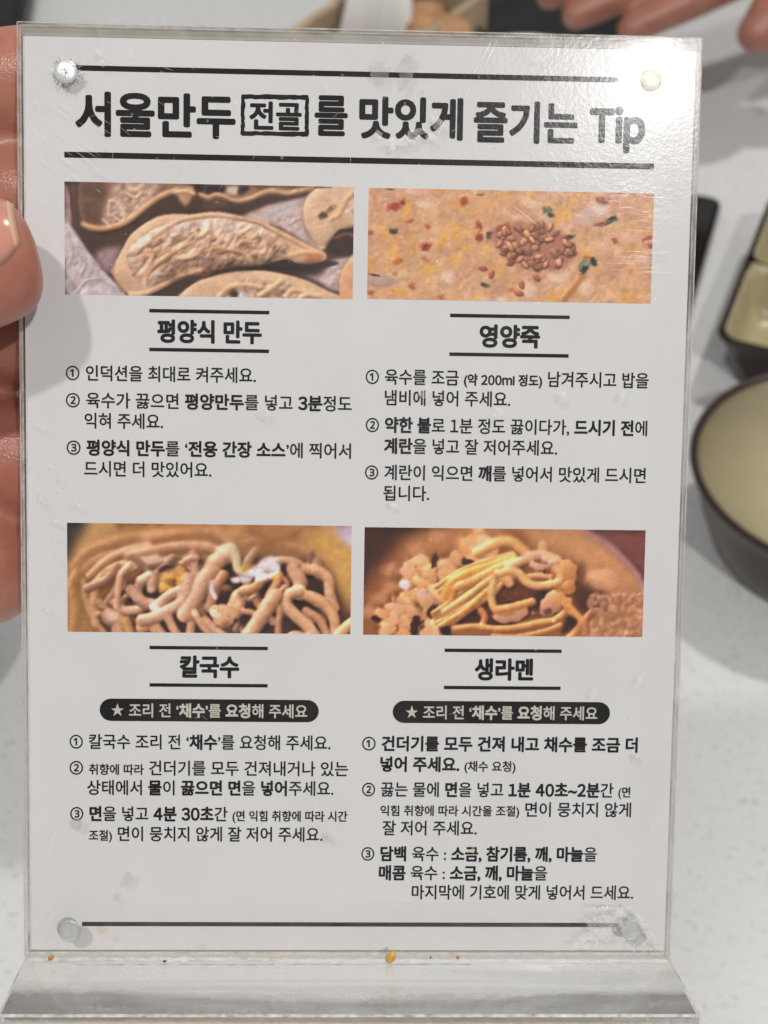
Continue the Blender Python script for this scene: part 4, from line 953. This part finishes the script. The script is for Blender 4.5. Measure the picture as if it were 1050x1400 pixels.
def burst(cx, cy, r0, n, lo, hi, m, name, seed, z=.015):
    q = random.Random(seed); bm = bmesh.new()
    for i in range(n):
        a = q.uniform(0, 6.283); l = q.uniform(lo, hi); w = q.uniform(.03, .09); b = a + q.uniform(-.12, .12)
        nx, ny = -math.sin(a) * w, math.cos(a) * w
        x0, y0 = cx + r0 * math.cos(a), cy + r0 * math.sin(a); x1, y1 = cx + (r0 + l) * math.cos(b), cy + (r0 + l) * math.sin(b)
        z_ = z + i * .0006
        vs = [bm.verts.new((x * MM, y * MM, z_ * MM)) for x, y in ((x0 + nx, y0 + ny), (x0 - nx, y0 - ny), (x1 - nx * .2, y1 - ny * .2), (x1 + nx * .2, y1 + ny * .2))]
        bm.faces.new(vs)
    o = obj(name, bm_mesh(name, bm), stand, m, False); o['kind'] = 'stuff'
    return o
burst(7.44, 139.71, 1.72, 48, .3, 1.15, M['crack'], 'cracks', 5); burst(7.44, 139.71, 1.72, 20, .2, .8, M['dark_crack'], 'cracks', 6, .06)
burst(97.06, 140.35, 1.75, 60, .3, 1.2, M['crack'], 'cracks', 7)

# wear on the front sheet: scratches, dried drops, greasy smears
bm = bmesh.new(); q = random.Random(21); k_ = 0
def scratch(x, y, a, l, w):
    global k_
    k_ += 1; n = 5; z = .02 + k_ * .0004; b = q.uniform(-.05, .05)
    vs = []
    for i in range(n + 1):
        t = i / n; px = x + l * t * math.cos(a + b * t); py = y + l * t * math.sin(a + b * t); ww = w * math.sin(math.pi * (.08 + .84 * t))
        vs.append((bm.verts.new(((px - math.sin(a) * ww) * MM, (py + math.cos(a) * ww) * MM, z * MM)), bm.verts.new(((px + math.sin(a) * ww) * MM, (py - math.cos(a) * ww) * MM, z * MM))))
    for i in range(n): bm.faces.new((vs[i][0], vs[i][1], vs[i + 1][1], vs[i + 1][0]))
for i in range(34): scratch(q.uniform(91, 98), q.uniform(111, 125.5), q.uniform(-.06, .06), q.uniform(1.5, 5), .022)
for i in range(26): scratch(q.uniform(2, 16), q.uniform(122, 136), q.uniform(-.75, -.45), q.uniform(1, 5), .022)
for i in range(60): scratch(q.uniform(2, 102), q.uniform(120, 146), q.uniform(0, 3.14), q.uniform(.5, 2.5), .02)
for i in range(45): scratch(q.uniform(2, 102), q.uniform(10, 120), q.uniform(0, 3.14), q.uniform(.4, 1.6), .018)
for a in ((72.5, 146.2, -2.05, 6, .05), (73.4, 146.4, -2.0, 5, .03), (85, 134, 1.75, 2.6, .04), (83.9, 135.3, 1.8, 2.0, .03), (2.6, 14, 1.2, 14, .02), (5, 10, -2.3, 6, .02), (76, 121, -.6, 5, .03), (49.3, 83.5, -.5, 2, .02)): scratch(*a)
o = obj('scratches', bm_mesh('scratches', bm), stand, M['scratch'], False); o['kind'] = 'stuff'
bm = bmesh.new()
for i in range(90): irregular(bm, q.uniform(2, 103), q.uniform(118, 146), .03, q.uniform(.08, .3), q.uniform(.08, .3), .06, 8, .4)
for i in range(110): irregular(bm, q.uniform(2, 103), q.uniform(11, 118), .03, q.uniform(.06, .26), q.uniform(.06, .22), .05, 8, .4)
for i in range(26): irregular(bm, q.uniform(1, 6.4), q.uniform(50, 84), .03, q.uniform(.1, .4), q.uniform(.1, .35), .06, 8, .5)
for x, y, a, b, r in ((3.1, 74.5, .45, 1.9, .35), (5.6, 70.6, 1.0, .35, -.2), (8.6, 73.3, .8, .7, 0), (3.2, 85.5, .8, .5, -.4), (12.4, 142.5, .8, .7, 0), (13.0, 141, .6, .5, 0), (37.9, 88.1, .9, .9, 0), (95.7, 127.6, .9, .5, .4), (97, 128, .6, .3, .5),
                      (79.5, 143.2, .5, .5, 0), (47.0, 138.3, .4, .5, .3), (85.2, 128.3, .5, .4, 0), (55.1, 131.2, .7, .6, 0), (56.8, 130.2, 1.3, .6, .3), (84.6, 91.6, .8, .9, .4), (94.2, 91.8, .5, .7, -.4), (74.3, 88.5, 1.2, .8, .8), (58.3, 74, .6, .5, 0), (63, 92, .8, 1.1, -.6), (98.2, 46, 1.3, .5, 1.0), (91, 44, .6, 1.2, -.3)):
    irregular(bm, x, y, .032, a, b, .08, 13, .3, r)
o = obj('dried_drops', bm_mesh('drops', bm), stand, M['grease']); o['kind'] = 'stuff'
for x, y, a, b, r in ((55.3, 140.9, 1.6, 2.0, .2), (59.3, 141.3, 1.3, 2.5, -.2), (60.0, 143.3, .9, .9, 0), (8.6, 22.2, 1.0, 1.0, 0), (48.8, 20.0, .6, .9, 0)):
    bm = bmesh.new(); irregular(bm, x, y, .028, a, b, .0, 15, .22, r); obj('grey_smear', bm_mesh('smear', bm), stand, M['smear'], False)
bm = bmesh.new()
for x, y, a, b, r in ((60.8, 131.6, 1.6, .7, .2), (59.4, 130.4, 1.6, .6, .3), (57.4, 129.6, .5, .9, -.2), (64.3, 133.1, .8, 1.4, .5), (63.2, 131.1, 1.0, .6, -.3)): irregular(bm, x, y, .03, a, b, .07, 15, .3, r)
obj('sticky_residue', bm_mesh('residue', bm), stand, M['glue'])
for x, y, a, b, r, z in ((16.6, 12.9, .85, 1.25, -.3, .03), (15.0, 9.9, .6, .8, -.4, .03), (13.1, 5.0, .75, .7, 0, 1.73), (48.4, 20.4, .3, .4, 0, .03), (98.4, 33.6, .5, .7, 0, .03), (72.2, 18.2, .3, .6, 0, .03), (39.5, .9, 2.2, .35, 0, 1.73), (29, 2.2, 1.2, .5, 0, 1.73), (92, 1.5, 1.5, .4, 0, 1.73)):
    bm = bmesh.new(); irregular(bm, x, y, z, a, b, .1, 13, .3, r); obj('sauce_drop', bm_mesh('sauce', bm), stand, M['yellow'])

# crumbs stuck on the stand's strip
def crumb(name, label, x, y, z, rx, ry, rz, rot, m, seed):
    q = random.Random(seed); bm = bmesh.new(); bmesh.ops.create_icosphere(bm, subdivisions=3, radius=1)
    for v_ in bm.verts:
        k = 1 + q.uniform(-.05, .05)
        tip = 1 - .35 * max(0, v_.co.y)
        v_.co = Vector((v_.co.x * rx * tip * k, v_.co.y * ry * k, v_.co.z * rz * k)) * MM
    o = obj(name, bm_mesh(name, bm), None, m)
    o.matrix_world = SM @ Matrix.Translation(Vector((x, y, z)) * MM) @ Matrix.Rotation(rot, 4, 'Z')
    return tag(o, label, 'crumb', 'crumbs stuck to the stand')
crumb('sesame_seed', 'golden sesame seed stuck upright below the middle of the black footer line', 59.1, 1.1, 2.1, .78, 1.1, .4, -.5, M['sesame'], 1)
crumb('food_crumb', 'orange crumb below the lower left screw of the stand', 4.7, .9, 2.1, .55, .4, .35, .5, M['chilli'], 2)
crumb('food_crumb', 'tiny brown crumb right of the golden seed, farther from it than the black speck', 69.9, 1.0, 2.0, .3, .3, .25, 1, M['chilli'], 3)
crumb('food_crumb', 'tiny black speck just right of the golden sesame seed', 65.5, 1.0, 1.95, .17, .17, .15, 0, M['pepper'], 4)
crumb('food_crumb', 'tiny black speck left of the golden seed beneath the dumpling column', 22.8, .4, 2.2, .28, .2, .2, .4, M['pepper'], 5)

# ---------------------------------------------------------------- the hand that holds the stand (built in the stand's own axes, millimetres)
def hand_mesh(name, chains, sub=2, voxel=.0011):
    return skinned(name, [[(Vector(p) * MM, tuple(x * MM * 1.12 for x in r) if isinstance(r, tuple) else r * MM * 1.12) for p, r in ch] for ch in chains], sub, voxel)
hand = thing('person', 'left hand gripping the acrylic stand by its edge, thumb in front of the card', 'person', SM)
body = hand_mesh('hand', [
    [((-17, 126, -27), 13), ((-27, 100, -28), 17), ((-33, 74, -26), 19), ((-52, 42, -24), 20), ((-84, -16, -24), 24), ((-134, -108, -28), 30)],      # back of the hand, wrist, forearm
    [((-12, 108, -30), 12), ((-16, 84, -30), 13), ((-24, 64, -24), 14)],
    [((-30, 108, -24), 13), ((-16, 136, -19), 10.5), ((-3, 141, -15), 9.4), ((22, 138, -13.2), 8.6), ((44, 130, -12.6), 7.4), ((54, 126, -12.4), 5.4)],
    [((-26, 104, -26), 13), ((-14, 120, -19.5), 11.0), ((-2, 122.5, -15.5), 10.0), ((24, 118, -13.6), 9.0), ((50, 111, -13), 7.8), ((61, 108, -12.8), 5.6)],
    [((-26, 98, -27), 13), ((-15, 101, -21.5), 11.0), ((-3, 102, -18.5), 10.0), ((22, 98, -13.6), 8.6), ((46, 92, -13), 7.4), ((56, 89, -12.8), 5.4)],
    [((-27, 90, -26), 13), ((-14, 80, -20), 11.2), ((-3, 79, -16.5), 9.8), ((18, 76, -13.2), 8.0), ((36, 72, -12.4), 6.8), ((44, 70, -12.2), 5.0)],
    [((-36, 82, -24), 16), ((-24, 66, -18), 14.0), ((-10, 61, -14.5), 11.0), ((1, 62, -13.5), 8.0)],                                                   # heel of the hand
    [((-42, 84, -14), 16), ((-36, 93, -1), 13.0), ((-27, 100, 7.5), 11.0), ((-11.5, 107.0, 11.2), 9.6), ((-.6, 110.8, 10.3), 9.2), ((5.2, 112.4, 9.2), 7.4)],   # thumb
], 3)
o = obj('hand', body, hand, M['skin'])
# nail
from mathutils.bvhtree import BVHTree
tree = BVHTree.FromPolygons([w_.co.copy() for w_ in body.vertices], [tuple(p.vertices) for p in body.polygons])
n_ = 13; v, f = [], []
ax = Vector((.95, .22, -.10)).normalized(); up_ = Vector((-.10, .62, .78)); up_ = (up_ - ax * up_.dot(ax)).normalized(); sd = ax.cross(up_)
c0 = Vector((-1.0, 110.9, 9.6))
for i in range(17):
    t = i / 16; along = -8.5 + 12.5 * t
    half = 50 * (1 - .35 * max(0, (t - .7) / .3) ** 2) * (.8 + .2 * min(1, t * 4))
    for j in range(n_):
        a = math.radians(-half + 2 * half * j / (n_ - 1)); d_ = up_ * math.cos(a) + sd * math.sin(a)
        hit = tree.ray_cast((c0 + ax * along + d_ * 30) * MM, -d_)[0]
        lift = .25 - .33 * abs(2 * j / (n_ - 1) - 1) ** 6 + .25 * max(0, t - .8) * 5 * .4
        v.append(hit + d_ * lift * MM if hit else (c0 + ax * along + d_ * 9) * MM)
for i in range(16):
    for j in range(n_ - 1):
        b = i * n_ + j; f.append((b, b + 1, b + n_ + 1, b + n_))
me = pydata('nail', v, f)
nl = obj('thumb_nail', me, hand, [M['nail'], M['nail_tip']])
for p in me.polygons: p.material_index = 1 if p.center.dot(ax) > (c0.dot(ax) + 2.9) * MM else 0
sol = nl.modifiers.new('t', 'SOLIDIFY'); sol.thickness = .0005; sol.offset = 0

# ---------------------------------------------------------------- dishes on the table
def lathe(name, prof, n=96):
    v, f = [], []
    for r, z in prof:
        for k in range(n): v.append((r * math.cos(2 * math.pi * k / n) * MM, r * math.sin(2 * math.pi * k / n) * MM, z * MM))
    m_ = len(prof)
    for i in range(m_ - 1):
        for k in range(n): f.append((i * n + k, i * n + (k + 1) % n, (i + 1) * n + (k + 1) % n, (i + 1) * n + k))
    f.append(tuple(range(n))[::-1]); f.append(tuple((m_ - 1) * n + k for k in range(n)))
    return pydata(name, v, f)
def bowl(label, x, y, rot=0, k=1.0):
    t = thing('bowl', label, 'bowl', Matrix.Translation((x, y, .0004)))
    obj('shell', lathe('shell', [(40 * k, 0), (43 * k, .4), (45 * k, 2.5), (48.5 * k, 10), (53 * k, 22), (56.5 * k, 34), (58.6 * k, 41), (60.4 * k, 43.4), (60.8 * k, 44.6), (60.3 * k, 45.7), (58.9 * k, 46.0), (57.6 * k, 45.4), (57.0 * k, 43.6)]), t, M['bowl_out'])
    obj('lining', lathe('lining', [(57.15 * k, 44.2), (56.7 * k, 43.2), (56.0 * k, 41), (55 * k, 34), (51.5 * k, 22), (46 * k, 11), (38 * k, 6.0), (28 * k, 4.6), (10 * k, 4.2)]), t, M['bowl_in'])
    return t
bowl('round bowl with dark brown outside and beige inside right of the stand', .1845, .4612)
bowl('dark round bowl barely showing left of the stand', -.2115, .392)

# two-compartment dish: corner near (151, 561), long side along (0.366, 0.93)
def ring_at(w, h, r, z): return [Vector((x * MM, y * MM, z * MM)) for x, y in rounded(w, h, r)]
ang = math.atan2(.93, .366)
a1 = Vector((.366, .93, 0)); a2 = Vector((.93, -.366, 0)); cc = Vector((.1500, .5605, 0)) + a1 * .064 + a2 * .050
dm = Matrix.Translation(cc + Vector((0, 0, .0004))) @ Matrix(((a1.x, -a2.x, 0, 0), (a1.y, -a2.y, 0, 0), (0, 0, 1, 0), (0, 0, 0, 1)))
dish = thing('divided_dish', 'dark rectangular dish with two beige compartments behind the round bowl', 'dish', dm)
v, f = loft([ring_at(53, 39, 10, 0), ring_at(54, 40, 11, .8), ring_at(55.5, 41.5, 11, 3), ring_at(59, 45.5, 10, 18), ring_at(61.5, 47.8, 9, 26), ring_at(63.6, 49.6, 9, 28.4), ring_at(64, 50, 9, 29.6), ring_at(63.5, 49.5, 9, 30.6), ring_at(62.4, 48.4, 8.5, 30.8)], True, False)
auto_sharp(obj('shell', pydata('shell', v, f), dish, M['bowl_out']), 50)
# lining: rim sheet with two wells
def well(cx):
    hw = 29.2
    sh = lambda w, h, r, z: [Vector(((cx + x) * MM, y * MM, z * MM)) for x, y in rounded(w, h, r)]
    return loft([sh(hw + 1.2, 47.0, 8.5, 30.9), sh(hw, 46.2, 8, 30.3), sh(hw - 1.5, 44.6, 7.5, 27), sh(hw - 4, 42, 8, 13), sh(hw - 6.5, 39.5, 9, 7.5), sh(hw - 11, 35, 9, 5.8), sh(4, 12, 2, 5.4)], False, True)
V, Fc = [], []
for cx in (-31, 31):
    v, f = well(cx); b = len(V); V += v; Fc += [tuple(i + b for i in q_) for q_ in f]
auto_sharp(obj('lining', pydata('lining', V, Fc), dish, M['tray_in']), 60)
bm = bmesh.new(); box_bm(bm, -1.6 * MM, 1.6 * MM, -47 * MM, 47 * MM, 6 * MM, 30.2 * MM, 1.2 * MM, 3)
obj('divider', bm_mesh('divider', bm), dish, M['tray_in'])

# flat black slab beyond the stand
b1 = Vector((-.30, -.954, 0)); b2 = Vector((-.954, .30, 0)); cc = Vector((.1800, .7075, 0)) + b1 * .074 + b2 * .037
pm = Matrix.Translation(cc + Vector((0, 0, .0004))) @ Matrix(((b2.x, b1.x, 0, 0), (b2.y, b1.y, 0, 0), (0, 0, 1, 0), (0, 0, 0, 1)))
ph = thing('phone', 'flat black glossy phone lying on the table beyond the right edge of the stand', 'phone', pm)
v, f = loft([[Vector((x * MM, y * MM, z * MM)) for x, y in rounded(37 - i, 74 - i, 7 - i)] for i, z in ((.8, 0), (0, .8), (0, 6.6), (.5, 7.6), (1.3, 8.0))])
auto_sharp(obj('body', pydata('body', v, f), ph, M['black']), 30)
bm = bmesh.new(); bmesh.ops.create_circle(bm, cap_ends=True, segments=24, radius=.0028, matrix=Matrix.Translation((-.0255, .0235, .00805)))
obj('lens_ring', bm_mesh('ring', bm), ph, M['dull_screw'], False)

# ---------------------------------------------------------------- far side of the table
def tray(name, label, cat, x, y, rot, w, d, h, th, outer, inner):
    t = thing(name, label, cat, Matrix.Translation((x, y, .0004)) @ Matrix.Rotation(rot, 4, 'Z'))
    bm = bmesh.new()
    for a in ((-w, w, -d, -d + th), (-w, w, d - th, d), (-w, -w + th, -d + th, d - th), (w - th, w, -d + th, d - th)):
        box_bm(bm, a[0] * MM, a[1] * MM, a[2] * MM, a[3] * MM, 0, h * MM, 1.2 * MM, 2)
    obj('walls', bm_mesh('walls', bm), t, outer, False)
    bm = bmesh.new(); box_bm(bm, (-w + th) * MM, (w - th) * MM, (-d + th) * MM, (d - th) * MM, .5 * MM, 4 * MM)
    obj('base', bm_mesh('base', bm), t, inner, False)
    return t
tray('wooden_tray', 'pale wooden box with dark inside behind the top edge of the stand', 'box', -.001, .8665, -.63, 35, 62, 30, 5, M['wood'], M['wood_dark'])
# folded napkin standing in the box
bm = bmesh.new(); n = 14
pts0 = [(-24, 0), (26, 0), (16, 62), (-10, 66)]
for layer in range(4):
    vs = []
    for j in range(n + 1):
        row = []
        for i in range(n + 1):
            u, w_ = i / n, j / n
            xa = pts0[0][0] * (1 - w_) + pts0[3][0] * w_; xb = pts0[1][0] * (1 - w_) + pts0[2][0] * w_
            row.append(bm.verts.new(((xa + (xb - xa) * u) * MM, (layer * 2.2 + 3 * math.sin(u * 5 + layer) + 34 * w_ * w_) * MM, (pts0[0][1] + 64 * w_ + 2 * math.sin(u * 4)) * MM)))
        vs.append(row)
    for j in range(n):
        for i in range(n): bm.faces.new((vs[j][i], vs[j][i + 1], vs[j + 1][i + 1], vs[j + 1][i]))
nap = obj('napkin', bm_mesh('napkin', bm), None, M['napkin'])
nap.matrix_world = Matrix.Translation((-.006, .862, .006)) @ Matrix.Rotation(-.1, 4, 'Z'); nap.modifiers.new('t', 'SOLIDIFY').thickness = .0006
tag(nap, 'white folded napkin sticking up from the wooden box', 'napkin')
bm = bmesh.new()
for i in range(9):
    r = bmesh.ops.create_icosphere(bm, subdivisions=2, radius=.010)
    off = Vector((random.uniform(-.012, .012), random.uniform(-.014, .014), random.uniform(.004, .014)))
    for v_ in r['verts']: v_.co = Vector((v_.co.x * 1.3, v_.co.y, v_.co.z * .7)) * random.uniform(.95, 1.05) + off
o = obj('food_piece', bm_mesh('food', bm), None, M['orange']); o.location = (.030, .872, .012); tag(o, 'orange lump of food inside the pale wooden box', 'food')
# white saucer beside it and black platter
o = obj('saucer', lathe('saucer', [(20, 0), (22, .5), (34, 5), (44, 9), (45, 10), (44, 10.4), (33, 6.4), (20, 2.4)], 64), None, M['napkin']); o.location = (.086, .836, .0004)
tag(o, 'white saucer between the wooden box and the black platter', 'saucer')
pl = thing('platter', 'black square platter under the fingertips across the table', 'platter', Matrix.Translation((.100, .905, .0004)) @ Matrix.Rotation(.72, 4, 'Z'))
v, f = loft([[Vector((x * MM, y * MM, z * MM)) for x, y in rounded(w_, w_, 8)] for w_, z in ((36, 0), (38, .6), (44, 9), (46, 12), (45.4, 12.8), (43, 10.5), (36, 3.5), (10, 3.2))])
auto_sharp(obj('shell', pydata('shell', v, f), pl, M['black_mat']), 40)
tr2 = tray('black_tray', 'black tray at the far left behind the gripping hand', 'tray', -.285, .935, .08, 62, 55, 16, 4, M['black_mat'], M['black_mat'])

# ---------------------------------------------------------------- the hand reaching across the table (its own axes: metres in the room)
HM = Matrix.Translation((.004, -.008, .004))
other = thing('person', 'blurred hand reaching over the black platter from the right', 'person', HM)
ob = hand_mesh('hand', [
    [((160, 828, 88), 14), ((188, 838, 86), 19), ((212, 852, 90), 21), ((248, 868, 96), 23), ((310, 905, 110), 27), ((420, 960, 150), 35)],
    [((200, 842, 88), 15), ((164, 833, 86), 11.2), ((130, 825, 81), 10.0), ((104, 818, 76), 9.2), ((86, 813, 70), 8.0), ((79, 811, 67), 6.0)],
    [((200, 836, 86), 15), ((168, 821, 83), 11.2), ((140, 811, 77), 10.2), ((115, 804, 71), 9.4), ((99, 799, 65), 8.0), ((93, 797, 62), 6.0)],
    [((206, 828, 84), 15), ((182, 809, 80), 11.0), ((161, 799, 74), 10.0), ((142, 793, 68), 9.2), ((128, 789, 62), 7.8), ((122, 788, 59), 5.8)],
    [((226, 830, 84), 19), ((219, 809, 79), 16.5), ((206, 791, 71), 14), ((194, 781, 63), 10.5), ((187, 777, 58), 7)],
    [((230, 836, 84), 18), ((232, 806, 74), 15), ((236, 790, 68), 11)],
], 2, .0016)
obj('hand', ob, other, M['skin2'])
